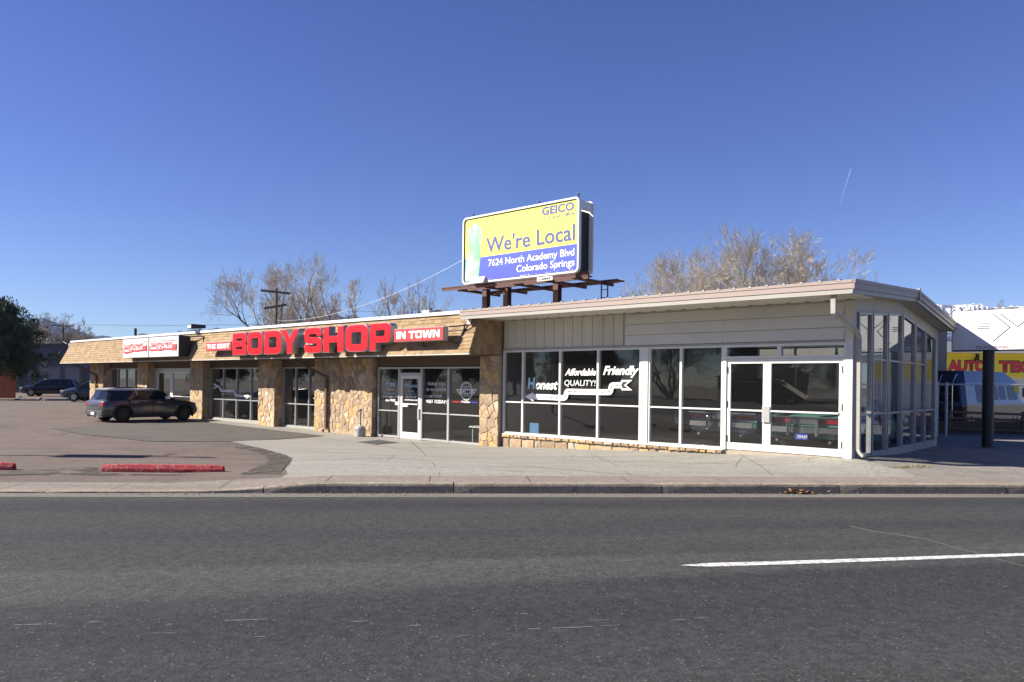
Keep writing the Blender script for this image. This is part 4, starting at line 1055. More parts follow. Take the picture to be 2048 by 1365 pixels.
# two white light boxes with red and white banners tied over them
def rag(x0_, x1_, top, bot, yf, wav, m, parent, name, seed):
    k = MB(); n = 28; P = []
    for i in range(n + 1):
        t_ = i / n; x = lerp(x0_, x1_, t_); P.append(((x, yf - .012 - .01 * math.sin(t_ * 19 + seed), interp(t_, top)), (x, yf - .02 - .014 * math.sin(t_ * 15 + seed), interp(t_, bot))))
    for a_, b_ in zip(P, P[1:]): k.face([a_[1], b_[1], b_[0], a_[0]])
    return link(name, k.mesh(name), m, parent, smooth=True)
BB = -1.74
for i, (xp0, xp1, lab) in enumerate([(245.4, 296.8, 'white light-box sign with a sagging red banner, the left one of the pair'), (298, 357, 'white light-box sign with a taut red banner, the right one of the pair')]):
    t = bempty('light_box_sign', label=lab, cat='sign', group='white light-box signs over the left door')
    a = on_by(xp0, 690, BB)[0]; b = on_by(xp1, 690, BB)[0]; z0_, z1_ = 2.76, 3.62
    k = MB(); k.box(a, b, BB + .012, BB + .50, z0_, z1_); k.build('cabinet', M['dark'], t)
    k = MB(); k.box(a, b, BB, BB + .012, z0_, z0_ + .03); k.box(a, b, BB, BB + .012, z1_ - .03, z1_); k.box(a, a + .035, BB, BB + .012, z0_ + .03, z1_ - .03); k.box(b - .035, b, BB, BB + .012, z0_ + .03, z1_ - .03); k.build('frame', M['galv'], t)
    k = MB(); k.box(a + .035, b - .035, BB + .004, BB + .0125, z0_ + .03, z1_ - .03); k.build('face_panel', M['signwhite'], t)
    k = MB()
    for f_ in (.46, .93): k.box(lerp(a, b, f_) - .006, lerp(a, b, f_) + .006, BB + .001, BB + .004, z0_ + .03, z1_ - .03)
    k.build('panel_seam', M['galv'], t)
    h = z1_ - z0_; zz = lambda q: z1_ - q * h
    if i == 0: top = [(0, zz(.22)), (.2, zz(.40)), (.46, zz(.20)), (.66, zz(.38)), (.92, zz(.18))]; mid = [(0, zz(.44)), (.2, zz(.47)), (.46, zz(.42)), (.66, zz(.44)), (.92, zz(.40))]; bot = [(0, zz(.70)), (.12, zz(.76)), (.3, zz(.76)), (.45, zz(.66)), (.6, zz(.70)), (.92, zz(.66))]
    else: top = [(0, zz(.22)), (.46, zz(.19)), (.95, zz(.20))]; mid = [(0, zz(.42)), (.46, zz(.42)), (.95, zz(.41))]; bot = [(0, zz(.68)), (.25, zz(.70)), (.5, zz(.66)), (.95, zz(.69))]
    tb = [(p_[0], p_[1] - .03) for p_ in top]
    A = lerp(a, b, .03); B = lerp(a, b, .95)
    rag(A, B, top, tb, BB - .002, 0, M['box_red'], t, 'banner_border', i); rag(A, B, tb, mid, BB - .001, 0, M['white'], t, 'banner_cloth', i); rag(A, B, mid, bot, BB - .002, 0, M['box_red'], t, 'banner_cloth', i)
    wv = lambda q, i=i: q
    for s_, zfn, hh, m_, b0 in (('YOUR BUSINESS & NAME HERE', lambda u: interp(u, mid) + .02, .10, 'box_red', .03), ('Contact "J.R" at 473-6157', lambda u: lerp(interp(u, bot), interp(u, mid), .30), .13, 'white', .03)):
        me = text_mesh(s_, b0); x0m = min(v.co.x for v in me.vertices); x1m = max(v.co.x for v in me.vertices)
        for v in me.vertices:
            u = (v.co.x - x0m) / (x1m - x0m) * .84 + .04
            v.co = (lerp(A, B, u), BB - .045, zfn(u) + v.co.y * hh / .7)
        link('lettering', me, M[m_], t)
    if i == 1:
        k = MB(); k.tube([(b, BB + .45, 3.60), (b + .75, -1.05, 3.60), (b + .80, -1.08, 3.35)], .03, 6); k.build('bracket', M['darkmetal'], t)
# ------------------------------------------------------------------ BILLBOARD behind the showroom
bb = bempty('billboard', label='large double-sided yellow and blue advertising billboard on brown steel posts', cat='billboard')
BBY = 9.0; X0, X1, Z0, Z1 = -20.15, -13.42, 6.40, 9.50
k = MB(); k.prism(rr(X0, Z0, X1, Z1, .22, n=4), BBY + .01, BBY + .10, 'y'); k.build('poster_panel', M['capwhite'], bb)
loops = [rr(X0, Z0, X1, Z1, .22, n=5), rr(X0 + .075, Z0 + .075, X1 - .075, Z1 - .075, .16, n=5)]
me = outline_mesh(loops, .07); link('frame', upright(me, lambda x, y, z: (x, BBY - .035 - z, y)), M['capwhite'], bb)
loops = [rr(X0 + .075, Z0 + .075, X1 - .075, Z1 - .075, .16, n=5), rr(X0 + .11, Z0 + .11, X1 - .11, Z1 - .11, .14, n=5)]
me = outline_mesh(loops, .02); link('frame_lip', upright(me, lambda x, y, z: (x, BBY - .012 - z, y)), M['darkmetal'], bb)
zb = 7.58; xl, xr, zl, zh = X0 + .11, X1 - .11, Z0 + .11, Z1 - .11
me = outline_mesh([rr(xl, zb, xr, zh, .14, n=5, corners=(0, 0, 1, 1))], .006); link('poster_field', upright(me, lambda x, y, z: (x, BBY - .004 - z, y)), M['bb_yellow'], bb)
me = outline_mesh([rr(xl, zl, xr, zb, .14, n=5, corners=(1, 1, 0, 0))], .006); link('poster_field', upright(me, lambda x, y, z: (x, BBY - .004 - z, y)), M['bb_blue'], bb)
# plain pale-green panel where the advertisement carries its picture
M['bb_green'] = mat('poster_green', (.16, .38, .22), .65, col2=(.45, .60, .48), vscale=1.4, stretch=(1, 1, .5))
me = outline_mesh([[(xl + .02, zl + .03), (xl + .90, zl + .03), (xl + 1.02, zb + .05), (xl + .98, zb + .5), (xl + 1.10, zb + 1.0), (xl + 1.02, zb + 1.42), (xl + .62, zb + 1.58), (xl + .22, zb + 1.42), (xl + .16, zb + .95), (xl + .30, zb + .4), (xl + .04, zb - .1)]], .004)
link('poster_picture', upright(me, lambda x, y, z: (x, BBY - .0095 - z, y)), M['bb_green'], bb)
def bt(s, x0, x1, z, h, m, **k_): place_text(s, (x0, BBY - .012, z), XV, ZV, x1 - x0, h, M[m], bb, depth=.004, **k_)
bt('GEICO', -15.42, -13.72, 9.0, .33, 'bb_ink', bold=.03)
bt('Local Office', -15.05, -13.70, 8.78, .155, 'bb_ink', shear=.25, bold=.005)
bt("We're Local", -18.68, -13.66, 7.76, .66, 'bb_ink', bold=.014)
bt('7624 North Academy Blvd', -18.52, -13.68, 7.12, .30, 'white', bold=.01)
bt('Colorado Springs', -16.82, -13.66, 6.70, .30, 'white', bold=.01)
k = MB(); r_ = random.Random(4)
for i in range(46):    # torn paper along the lower edge
    x = r_.choice([r_.uniform(xl + .9, xl + 1.9), r_.uniform(xl + 3.3, xl + 4.4), r_.uniform(xr - 1.7, xr - .1)]); w_ = r_.uniform(.02, .09); h_ = r_.uniform(.015, .06)
    k.face([(x, BBY - .0125, zl + .01), (x + w_, BBY - .0125, zl + .02), (x + w_ * .7, BBY - .0125, zl + h_), (x + w_ * .2, BBY - .0125, zl + h_ * .7)])
k.build('torn_paper', M['white'], bb)
# second face behind; a black box paints the shade into the gap between
k = MB(); k.prism(rr(X0 + .1, Z0, X1, Z1, .22, n=4), BBY + .92, BBY + .98, 'y'); k.build('rear_panel', M['capwhite'], bb)
k = MB(); k.box(X0 + .3, X1 - .21, BBY + .101, BBY + .919, Z0 + .15, Z1 - .5); k.build('gap_shade', M['black'], bb)
k = MB(); k.box(X1 - .2, X1 - .06, BBY + .102, BBY + .50, Z1 - .45, Z1 - .10); k.box(X1 - .2, X1 - .06, BBY + .53, BBY + .91, Z1 - .45, Z1 - .10); k.build('gap_cover', M['capwhite'], bb)
for x in (X0 + .6, X1 - 2.2, X1 - .1):
    k = MB(); k.tube([(x, BBY + .05, Z1), (x, BBY + .05, Z1 + .10), (x, BBY - .05, Z1 + .14)], .03, 6); k.build('hook', M['darkmetal'], bb)
# walkway beams and posts
zc = 6.15
for y0_, y1_, xa, xb_ in ((BBY - .95, BBY - .55, -20.6, -12.9), (BBY - .4, BBY - .1, -20.1, -12.7), (BBY + 1.3, BBY + 1.8, -19.6, -12.4)):
    k = MB(); k.box(xa, xb_, y0_, y1_, zc - .03, zc + .02); k.box(xa, xb_, y0_, y0_ + .04, zc - .12, zc + .05); k.build('catwalk', M['rust'], bb)
for x in (-19.6, -17.9, -16.2, -14.5, -13.1):
    k = MB(); k.box(x, x + .10, BBY - .9, BBY + 1.9, zc - .16, zc - .031); k.build('cross_beam', M['rust'], bb)
k = MB(); k.box(X0 + .1, X1 + .1, BBY + .3, BBY + .55, zc + .03, Z0 + .05); k.build('main_beam', M['rust'], bb)
for px in (972, 1014, 1114):
    x = on_by(px, 590, BBY + .4)[0]; k = MB(); k.box(x - .13, x + .13, BBY + .28, BBY + .32, -.1, zc + .02); k.box(x - .13, x + .13, BBY + .52, BBY + .56, -.1, zc + .02); k.box(x - .02, x + .02, BBY + .321, BBY + .519, -.1, zc + .02); k.build('post', M['rust'], bb)
xa, xb_ = on_by(1203, 570, BBY + 1.2)[0], on_by(1215.5, 570, BBY + 1.2)[0]
k = MB(); k.tube([(xa, BBY + 1.2, 3.6), (xa, BBY + 1.2, zc)], .03, 6); k.tube([(xb_, BBY + 1.2, 3.6), (xb_, BBY + 1.2, zc)], .03, 6)
for i in range(7): k.tube([(xa, BBY + 1.2, 3.8 + i * .33), (xb_, BBY + 1.2, 3.8 + i * .33)], .016, 6)
k.build('ladder', M['darkmetal'], bb)
for xx_, yy_, o_ in ((-18.0, -1.25, .3), (-17.0, .6, -.3)):
    k = MB(); y = BBY + yy_; k.hexa([(xx_ - .45, y - .1, zc + .0), (xx_ + .45, y - .1, zc + .0), (xx_ + .3, y + .4, zc + .1), (xx_ - .6, y + .4, zc + .1), (xx_ - .30, y - .05, zc + .30), (xx_ + .55, y - .05, zc + .30), (xx_ + .25, y + .35, zc + .28), (xx_ - .55, y + .35, zc + .28)])
    k.tube([(xx_, y + .2, zc + .05), (xx_ + .2, y + .9, zc)], .03, 6); bevel_obj(k.build('floodlight', M['plastic_grey'], bb), .02, 1)
place_text('LAMAR', (-14.75, BBY - .965, zc - .09), XV, ZV, .62, .10, M['black'], bb, depth=.014, bold=.03, shear=.2)
k = MB(); k.box(-14.85, -14.05, BBY - .97, BBY - .951, zc - .12, zc + .04); k.build('name_plate', M['white'], bb)

# ------------------------------------------------------------------ POLE SIGN at the right
SY = 7.30; P0 = Vector((*frb(on_by(1903, 700, SY)[0], SY), 0)); du = Vector((EX[0], EX[1], 0)); dn = du.cross(Vector((0, 0, 1))); 
if dn.x > 0: dn = -dn       # side that looks at the road from the left
def on_sign(x, y, off=0.):
    r = Vector(ray(x, y)); o = Vector((0, 0, H)); q = P0 + dn * off; t = (q - o).dot(dn) / r.dot(dn); p = o + r * t; return p
ps = empty('pole_sign', (12.5, 19.5, .3), 0, label='white box sign with black chevrons on a thick dark pole beside the showroom', cat='sign')
def rel(v, o=Vector((12.5, 19.5, .3))): return tuple(Vector(v) - o)
zs0, zs1 = 2.84, 3.93; LN = 2.6
k = MB(); P = []
for z in (zs0, zs1):
    for (u, d) in ((0, 0), (LN, 0), (LN, -.35), (0, -.35)): P.append(rel(P0 + du * u + dn * d + Vector((0, 0, z))))
k.hexa(P); k.build('cabinet', M['darkmetal'], ps)
k = MB(); P = []
for z in (zs0 + .03, zs1 - .02):
    for (u, d) in ((.02, .001), (LN - .02, .001), (LN - .02, .012), (.02, .012)): P.append(rel(P0 + du * u + dn * d + Vector((0, 0, z))))
k.hexa(P); k.build('face_panel', M['signwhite'], ps)
k = MB(); pq = P0 + du * (on_by(1975, 700, SY)[0] - on_by(1903, 700, SY)[0]) - dn * .17; pxx, pyy = pq.x, pq.y
k.tube([rel((pxx, pyy, .1)), rel((pxx, pyy, zs0))], .135, 20); k.build('pole', M['darkmetal'], ps)
k = MB(); k.cyl(rel((pxx, pyy, .22)), .3, .14, n=20); k.build('base', M['kerb'], ps)
def z6(x, y): return on_sign(1680 + x / 3.25, 540 + y / 3.25, .016)
def strip(a, b, wd, m, nm):
    d = (b - a).normalized(); n_ = d.cross(dn) * wd / 2; k = MB(); k.face([rel(a + n_), rel(b + n_), rel(b - n_), rel(a - n_)]); return k
for seg in ([(995, 288), (1105, 373)], [(1105, 373), (995, 465)], [(1042, 287), (1155, 370)], [(1155, 370), (1260, 290)], [(918, 352), (977, 352)], [(905, 366), (977, 366)], [(892, 380), (977, 379)]):
    a, b = z6(*seg[0]), z6(*seg[1]); k = strip(a, b, .022, None, None); k.build('logo_stroke', M['inkblack'], ps)
a = z6(887, 513); b = z6(1097, 513)
M['signred'] = mat('sign_letter_red', (.20, .06, .06), .6); M['paleink'] = mat('sign_letter_pale', (.55, .55, .58), .6)
place_text('PROFESSIONAL', rel(a), du, ZV, (b - a).length, .072, M['signred'], ps, depth=.004)
a = z6(1112, 513); b = z6(1290, 513); place_text('PRECISION', rel(a), du, ZV, (b - a).length, .072, M['paleink'], ps, depth=.004)

# ------------------------------------------------------------------ YELLOW GARAGE and what stands before it
yg = empty('yellow_garage', (15, 46, 0), 0, label='yellow and white auto garage with red lettering behind the parked van', cat='building')
def yx(px, z=3.5, Y=46): return on_Y(px, 720, Y)[0] - 15
k = MB(); k.box(-10, 40, .2, 16, -.1, 2.55); k.build('wall', M['whitewall'], yg)
k = MB(); k.box(-10, 40, .0, .2, 2.56, 3.79); k.build('fascia_panel', M['yellowwall'], yg)
k = MB(); k.box(-10, 40, -.15, .6, 3.80, 4.06); k.build('yellow_coping', M['yellowwall'], yg)
k = MB(); k.box(-10.2, 40.2, -.7, 16, 4.065, 4.72); k.build('roof_band', M['whitewall'], yg)
for i, a in enumerate((-6, -1, 4, 9, 14)):
    k = MB(); k.box(a, a + 3.8, .12, .19, 0, 2.3); dd_ = k.build('garage_door', M['whitewall'], yg)
    for j in range(3):
        k = MB(); k.box(a + .3 + j * 1.15, a + 1.2 + j * 1.15, .10, .119, 1.4, 1.95); k.build('pane', M['glass_car'], dd_)
k = MB(); k.box(yx(1948), yx(1953), -.3, -.05, 3.6, 4.0); k.build('wall_lamp', M['darkmetal'], yg)
for s_, a, b in (('A', 1838, 1861.5), ('AUTO', 1895, 1973), ('TECH', 1998, 2088)):
    for m_, dp, bo, gr in (('inkblack', .010, .085, .02), ('box_red2', .02, .055, 0)):
        if m_ not in M: M['box_red2'] = mat('letters_crimson', (.62, .035, .06), .5)
        xa, xb_ = yx(a) - gr, yx(b) + gr
        place_text(s_, (xa, -.001, 2.98 - gr), XV, ZV, xb_ - xa, .58 + 2 * gr, M[m_], yg, depth=dp, bold=bo)
me = outline_mesh([[(math.cos(t * .3) * .38 * (1), math.sin(t * .3) * .12 + math.cos(t * .3) * .14) for t in range(21)], [(math.cos(t * .3) * .32 + .02, math.sin(t * .3) * .075 + math.cos(t * .3) * .12) for t in range(21)]], .01)
xa = yx(1876.5); link('swoosh', upright(me, lambda x, y, z: (xa + x, -.01 - z, 3.42 + y)), M['inkblack'], yg)
k = MB(); xa = yx(1811); k.cyl((xa, -.03, 3.15), .30, .04, 'y', 16); k.build('round_badge', M['inkblack'], yg); k = MB(); k.box(xa - .2, xa + .2, -.06, -.051, 3.1, 3.22); k.build('badge_text', M['white'], yg)

an = bempty('shade_block', label='plain block added unseen behind the showroom to shade the fence and van', cat='building')  # unseen block, added to cast shade over the fence and van
k = MB(); k.box(-9, -2.35, 8.2, 20, -.1, 4.75); k.build('wall', M['blockwall'], an); k = MB(); k.box(-9.08, -2.28, 8.12, 20.1, 4.752, 4.85); k.build('parapet', M['darkmetal'], an)
# chain link fence with steel posts and a top rail
cf = empty('chain_link_fence', (12, 24, .2), 0, label='galvanised chain-link fence in shade between the showroom and the van', cat='fence')
fx0 = on_Y(1874, 800, 24)[0] - 12
for x in (fx0, on_Y(1892.5, 800, 24)[0] - 12, 7.2, 11): k = MB(); k.tube([(x, 0, -.3), (x, 0, 1.85)], .045, 10); k.build('post', M['galv'], cf)
k = MB(); k.tube([(fx0, 0, 1.78), (14, 0, 1.78)], .022, 8); k.build('rail', M['galv'], cf)
k = MB(); x = fx0
h_ = 1.7
n = int((11 - fx0) / .16)
for i in range(-11, n):
    for sg in (1, -1):
        xa = fx0 + i * .16; xb_ = xa + h_
        t0 = max(0, (fx0 - xa) / h_); t1 = min(1, (11 - xa) / h_)
        if t1 <= t0: continue
        za, zb_ = (t0 * h_, t1 * h_) if sg > 0 else (h_ - t0 * h_, h_ - t1 * h_)
        k.tube([(xa + t0 * h_, .01 * sg, za + .06), (xa + t1 * h_, .01 * sg, zb_ + .06)], .0018, 3, caps=False)
link('wire_mesh', k.mesh('wire_mesh', False), M['darkmetal'], cf, kind='stuff')
pf = empty('pipe_rail_fence', (12, 25, .1), 0, label='low fence of three brown pipe rails in front of the blue van', cat='fence')
xs_ = on_Y(1894, 800, 25)[0] - 12
for z0_, z1_ in ((.96, .80), (.76, .60), (.40, .22)):
    k = MB(); k.tube([(xs_, 0, z0_), (14, 0, z0_ - .25)], .045, 8); k.build('rail', M['brownpipe'], pf)
for x in (xs_ + .1, 2.3, 5.2, 8.5): k = MB(); k.tube([(x, .06, -.3), (x, .06, 1.0)], .05, 8); k.build('post', M['brownpipe'], pf)
M['picket'] = mat('picket_pale', (.40, .36, .30), .8)
r_ = random.Random(9)
for i in range(46):
    x = xs_ + .35 + i * .13
    if 2.0 < x - xs_ < 2.5: continue
    k = MB(); k.box(x, x + .035, .5, .52, -.2, .78 + r_.uniform(-.04, .04)); k.build('picket', M['brownpipe'], pf)
k = MB(); k.box(-6, 14, .9, 1.0, -.3, .62); k.build('base_board', M['brownpipe'], pf)

# ------------------------------------------------------------------ VEHICLES
def bool_cut(me, cutters):
    o = bpy.data.objects.new('tmp', me); C.objects.link(o); tmp = []
    for (cx_, cz_, rr_, wd) in cutters:
        kb = MB(); kb.cyl((cx_, 0, cz_), rr_, wd, 'y', 24); co = bpy.data.objects.new('cut', kb.mesh('cut')); C.objects.link(co); tmp.append(co)
        md = o.modifiers.new('b', 'BOOLEAN'); md.operation = 'DIFFERENCE'; md.object = co; md.solver = 'EXACT'
    dg = bpy.context.evaluated_depsgraph_get(); out = bpy.data.meshes.new_from_object(o.evaluated_get(dg))
    for t in tmp + [o]: bpy.data.objects.remove(t)
    return out
def body_mesh(stns, n=7):
    """stations: (x, z_bottom, z_top, half width, crown)"""
    k = MB(); rings = []
    for (x, z0, z1, hw, cw_) in stns:
        hgt = z1 - z0
        half = [(0, z0), (hw * .86, z0), (hw * .96, z0 + hgt * .12), (hw, z0 + hgt * .38), (hw * .985, z0 + hgt * .62), (hw * .96, z0 + hgt * .80), (hw * .91, z0 + hgt * .93), (hw * .80, z1), (hw * .4, z1 + cw_ * .8), (0, z1 + cw_)]
        ring_ = half + [(-p[0], p[1]) for p in half[-2:0:-1]]
        rings.append([(x, p[0], p[1]) for p in ring_])
    m_ = len(rings[0])
    for r in rings: k.v += r
    for i in range(len(rings) - 1):
        for j in range(m_): k.f.append((i * m_ + j, i * m_ + (j + 1) % m_, (i + 1) * m_ + (j + 1) % m_, (i + 1) * m_ + j)); k.mi.append(0)
    k.f.append(tuple(range(m_))); k.mi.append(0); k.f.append(tuple((len(rings) - 1) * m_ + j for j in range(m_))); k.mi.append(0)
    return k
def wheel(parent, x, y, r, wd, rim, spokes=5, side=1):
    k = MB(); prof = [(r * .62, -.5), (r * .92, -.5), (r, -.32), (r, .32), (r * .92, .5), (r * .62, .5)]; n = 28; b = 0
    for i in range(n):
        t = 2 * math.pi * i / n
        for (q, w_) in prof: k.v.append((x + q * math.cos(t), y + w_ * wd, r + q * math.sin(t)))
    for i in range(n):
        for j in range(len(prof)):
            a = i * 6 + j; a2 = i * 6 + (j + 1) % 6; c_ = ((i + 1) % n) * 6 + j; d = ((i + 1) % n) * 6 + (j + 1) % 6
            k.f.append((a, a2, d, c_)); k.mi.append(0)
    wq = k.build('wheel', M['rubber'], parent, smooth=False)
    k = MB(); yo = y + side * wd * .36
    nn = 24
    k.tube([(x, y + side * wd * .05, r), (x, y + side * wd * .10, r)], r * .62, nn)
    for i in range(spokes):
        t = 2 * math.pi * (i + .3) / spokes; dx_, dz_ = math.cos(t), math.sin(t); px_, pz_ = -dz_, dx_; w0, w1 = r * .09, r * .12
        P = []
        for yy in (yo - .012, yo + .012):
            P += [(x + dx_ * r * .06 + px_ * w0, yy, r + dz_ * r * .06 + pz_ * w0), (x + dx_ * r * .62 + px_ * w1, yy, r + dz_ * r * .62 + pz_ * w1), (x + dx_ * r * .62 - px_ * w1, yy, r + dz_ * r * .62 - pz_ * w1), (x + dx_ * r * .06 - px_ * w0, yy, r + dz_ * r * .06 - pz_ * w0)]
        k.hexa(P)
    k.cyl((x, yo, r), r * .14, .03, 'y', 12)
    for i in range(nn):
        t0, t1 = 2 * math.pi * i / nn, 2 * math.pi * (i + 1) / nn
        k.face([(x + r * .58 * math.cos(t0), yo, r + r * .58 * math.sin(t0)), (x + r * .58 * math.cos(t1), yo, r + r * .58 * math.sin(t1)), (x + r * .66 * math.cos(t1), yo, r + r * .66 * math.sin(t1)), (x + r * .66 * math.cos(t0), yo, r + r * .66 * math.sin(t0))])
    k.build('rim', rim, wq)
def car(name, loc, rz, scale, paint, d, label, group=None, cat='car'):
    t = empty(name, loc, rz, label=label, cat=cat, group=group); t.scale = (scale,) * 3
    wr = d['wr']; xw0, xw1 = d['axles']; hw = d['hw']
    bm_ = body_mesh(d['body']).mesh('body')
    cut = [(xw0, wr, wr * 1.14, 5), (xw1, wr, wr * 1.14, 5)]
    # keep the middle of the car solid: only cut the two flanks
    bm_ = bool_cut(bm_, cut)
    bo = link('body', bm_, paint, t)
    bm2 = bmesh.new(); bm2.from_mesh(bm_); 
    for f in bm2.faces: f.smooth = True
    for e in bm2.edges:
        if len(e.link_faces) == 2 and e.calc_face_angle(0) > R(28): e.smooth = False
    bm2.to_mesh(bm_); bm2.free()
    k = MB(); k.box(xw0 - .45, xw0 + .45, -hw + .28, hw - .28, .22, .75); k.box(xw1 - .45, xw1 + .45, -hw + .28, hw - .28, .22, .75); k.build('wheel_well', M['black'], t)
    # flares
    if d.get('flare'):
        for xw in (xw0, xw1):
            for sd in (1, -1):
                k = MB(); n = 18; ro, ri = wr * 1.30, wr * 1.10
                for i in range(n):
                    t0, t1 = math.pi * (-.12 + 1.24 * i / n), math.pi * (-.12 + 1.24 * (i + 1) / n)
                    P = []
                    for yy in (sd * (hw - .06), sd * (hw + .018)):
                        P += [(xw + ri * math.cos(t0), yy, wr + ri * math.sin(t0)), (xw + ro * math.cos(t0), yy, wr + ro * math.sin(t0)), (xw + ro * math.cos(t1), yy, wr + ro * math.sin(t1)), (xw + ri * math.cos(t1), yy, wr + ri * math.sin(t1))]
                    k.hexa(P)
                k.build('wheel_arch', M['black'], t)
    for xw in (xw0, xw1):
        for sd in (1, -1): wheel(t, xw, sd * (hw - .12), wr, .22, d['rim'], d.get('spokes', 5), sd)
    # glasshouse
    gb, gt, zb_, ztp = d['gb'], d['gt'], d['zb'], d['zt']; wb, wt = d['wb'], d['wt']
    def loop(x0, x1, w_, z, c_=.12, bow=.06): return [(x0, -w_ + c_, z), (x0 - bow, 0, z), (x0, w_ - c_, z), (x0 + c_, w_, z), (x1 - c_, w_, z), (x1, w_ - c_, z), (x1 + bow, 0, z), (x1, -w_ + c_, z), (x1 - c_, -w_, z), (x0 + c_, -w_, z)]
    A = loop(gb[0], gb[1], wb, zb_); B = loop(gt[0], gt[1], wt, ztp); k = MB(); k.v += A + B
    for i in range(10): k.f.append((i, (i + 1) % 10, 10 + (i + 1) % 10, 10 + i)); k.mi.append(0)
    k.f.append(tuple(range(10, 20))); k.mi.append(0)
    gh = k.build('windows', M['glass_car'], t, smooth=False)
    rt = loop(gt[0] - .05, gt[1] + .03, wt + .025, ztp - .03); rt2 = loop(gt[0] + .02, gt[1] - .04, wt - .05, ztp + .045); rt3 = loop(gt[0] + .3, gt[1] - .3, wt - .3, ztp + .075)
    k = MB(); k.v += rt + rt2 + rt3
    for q in (0, 10):
        for i in range(10): k.f.append((q + i, q + (i + 1) % 10, q + 10 + (i + 1) % 10, q + 10 + i)); k.mi.append(0)
    k.f.append(tuple(range(20, 30))); k.mi.append(0); k.f.append(tuple(range(10))[::-1]); k.mi.append(0)
    k.build('roof', d.get('roofm', paint), t, smooth=True)
    for xb_, xt_, wd in d['pillars']:
        for sd in (1, -1):
            k = MB(); k.hexa([(xb_ - wd / 2, sd * (wb - .03), zb_ - .02), (xb_ + wd / 2, sd * (wb - .03), zb_ - .02), (xb_ + wd / 2, sd * (wb + .012), zb_ - .02), (xb_ - wd / 2, sd * (wb + .012), zb_ - .02), (xt_ - wd / 2, sd * (wt - .03), ztp - .02), (xt_ + wd / 2, sd * (wt - .03), ztp - .02), (xt_ + wd / 2, sd * (wt + .012), ztp - .02), (xt_ - wd / 2, sd * (wt + .012), ztp - .02)])
            k.build('pillar', d.get('pillarm', paint), t)
    # doors: thin dark shut lines, handles, mirrors
    zs = d['body'][len(d['body']) // 2][1] + .08
    k = MB()
    for x in d['doors']:
        for sd in (1, -1): k.box(x - .006, x + .006, sd * (hw * .93), sd * (hw + .001), zs + .06, zb_ - .03)
    k.build('door_gap', M['black'], t)
    for x in d.get('handles', []):
        for sd in (1, -1): k = MB(); k.box(x - .10, x + .10, sd * (hw - .03), sd * (hw + .022), zb_ - .15, zb_ - .115); k.build('door_handle', d.get('trim', M['chrome']), t)
    for sd in (1, -1):
        k = MB(); x = gb[1] - .45; k.box(x - .07, x + .10, sd * (wb + .02), sd * (wb + .20), zb_ + .0, zb_ + .14); bevel_obj(k.build('mirror', d.get('mirror', paint), t), .025, 2)
    if d.get('skirt'):
        k = MB(); 
        for sd in (1, -1): k.box(xw0 + wr * 1.2, xw1 - wr * 1.2, sd * (hw - .12), sd * (hw + .004), d['body'][3][1] - .01, d['body'][3][1] + .12)
        k.build('sill', M['black'], t)
    return t
mini_d = dict(wr=.325, axles=(.80, 3.47), hw=.90, rim=M['rimdark'], spokes=9, flare=True, skirt=True, trim=M['galv'],
    body=[(0, .42, .80, .72, .0), (.06, .30, .90, .82, .02), (.16, .24, .955, .87, .03), (.55, .20, .975, .89, .03), (1.3, .19, .985, .90, .03), (2.2, .19, .985, .90, .03), (3.0, .19, .965, .90, .05), (3.45, .20, .93, .885, .07), (3.85, .22, .86, .85, .07), (4.08, .26, .76, .78, .05), (4.2, .34, .62, .66, .02)],
    gb=(.16, 3.12), gt=(.34, 2.52), zb=.96, zt=1.37, wb=.80, wt=.66, pillars=[(.46, .52, .22), (2.0, 1.92, .07), (1.12, 1.1, .07)], pillarm=M['glass_car'],
    doors=(1.05, 2.02, 3.02), handles=(1.28, 2.32), roofm=carpaint('mini_roof_silver', (.52, .53, .56), .4), mirror=M['white'])
grey = carpaint('car_grey', (.055, .058, .06), .2)
mX, mY, mz = on_g(213, 846)
MH = R(53)
mc = car('parked_car', (0, 0, 0), MH, .93, grey, mini_d, 'small grey hatchback with silver roof parked beside the stone pillar, tail to the left')
# near rear corner of the car is at (0,-hw) in its own axes
off = Matrix.Rotation(MH, 3, 'Z') @ Vector((.1, -.9, 0)) * .93
mc.location = (mX - off.x, mY - off.y, g(mX + .8, mY + 1.0) + .0)
for sd in (1, -1):
    k = MB(); k.box(-.005, .12, sd * .50, sd * .80, .66, .84); bevel_obj(k.build('tail_light', M['tail'], mc), .03, 2)
    k = MB(); k.box(-.03, .08, sd * .38, sd * .76, .40, .455); bevel_obj(k.build('reflector', M['tail'], mc), .01, 1)
    k = MB(); k.cyl((.0, sd * .52, .265), .055, .18, 'x', 14); k.build('exhaust', M['chrome'], mc)
k = MB(); k.box(-.05, .14, -.78, .78, .27, .50); bevel_obj(k.build('bumper', grey, mc), .04, 2)
k = MB(); k.box(-.060, -.052, -.26, .26, .31, .44); k.build('plate_recess', M['black'], mc); k = MB(); k.box(-.068, -.061, -.15, .15, .32, .43); k.build('number_plate', M['white'], mc)
k = MB(); k.box(.0, .012, -.16, .22, .76, .79); k.build('badge', M['chrome'], mc)
k = MB(); k.tube([(-.0, 0, .965), (.10, .25, 1.02)], .01, 6); k.build('wiper', M['galv'], mc)
k = MB(); k.hexa([(.22, -.6, 1.36), (.5, -.62, 1.40), (.5, .62, 1.40), (.22, .6, 1.36), (.21, -.6, 1.385), (.5, -.62, 1.44), (.5, .62, 1.44), (.21, .6, 1.385)]); k.build('spoiler', mini_d['roofm'], mc)
for sd in (1, -1):
    k = MB(); k.tube([(.55, sd * .58, 1.44), (2.3, sd * .58, 1.455)], .018, 6); k.build('roof_rail', M['black'], mc)
    k = MB(); k.cyl((4.02, sd * .60, .70), .13, .14, 'x', 16); k.build('headlight', M['lamp'], mc)

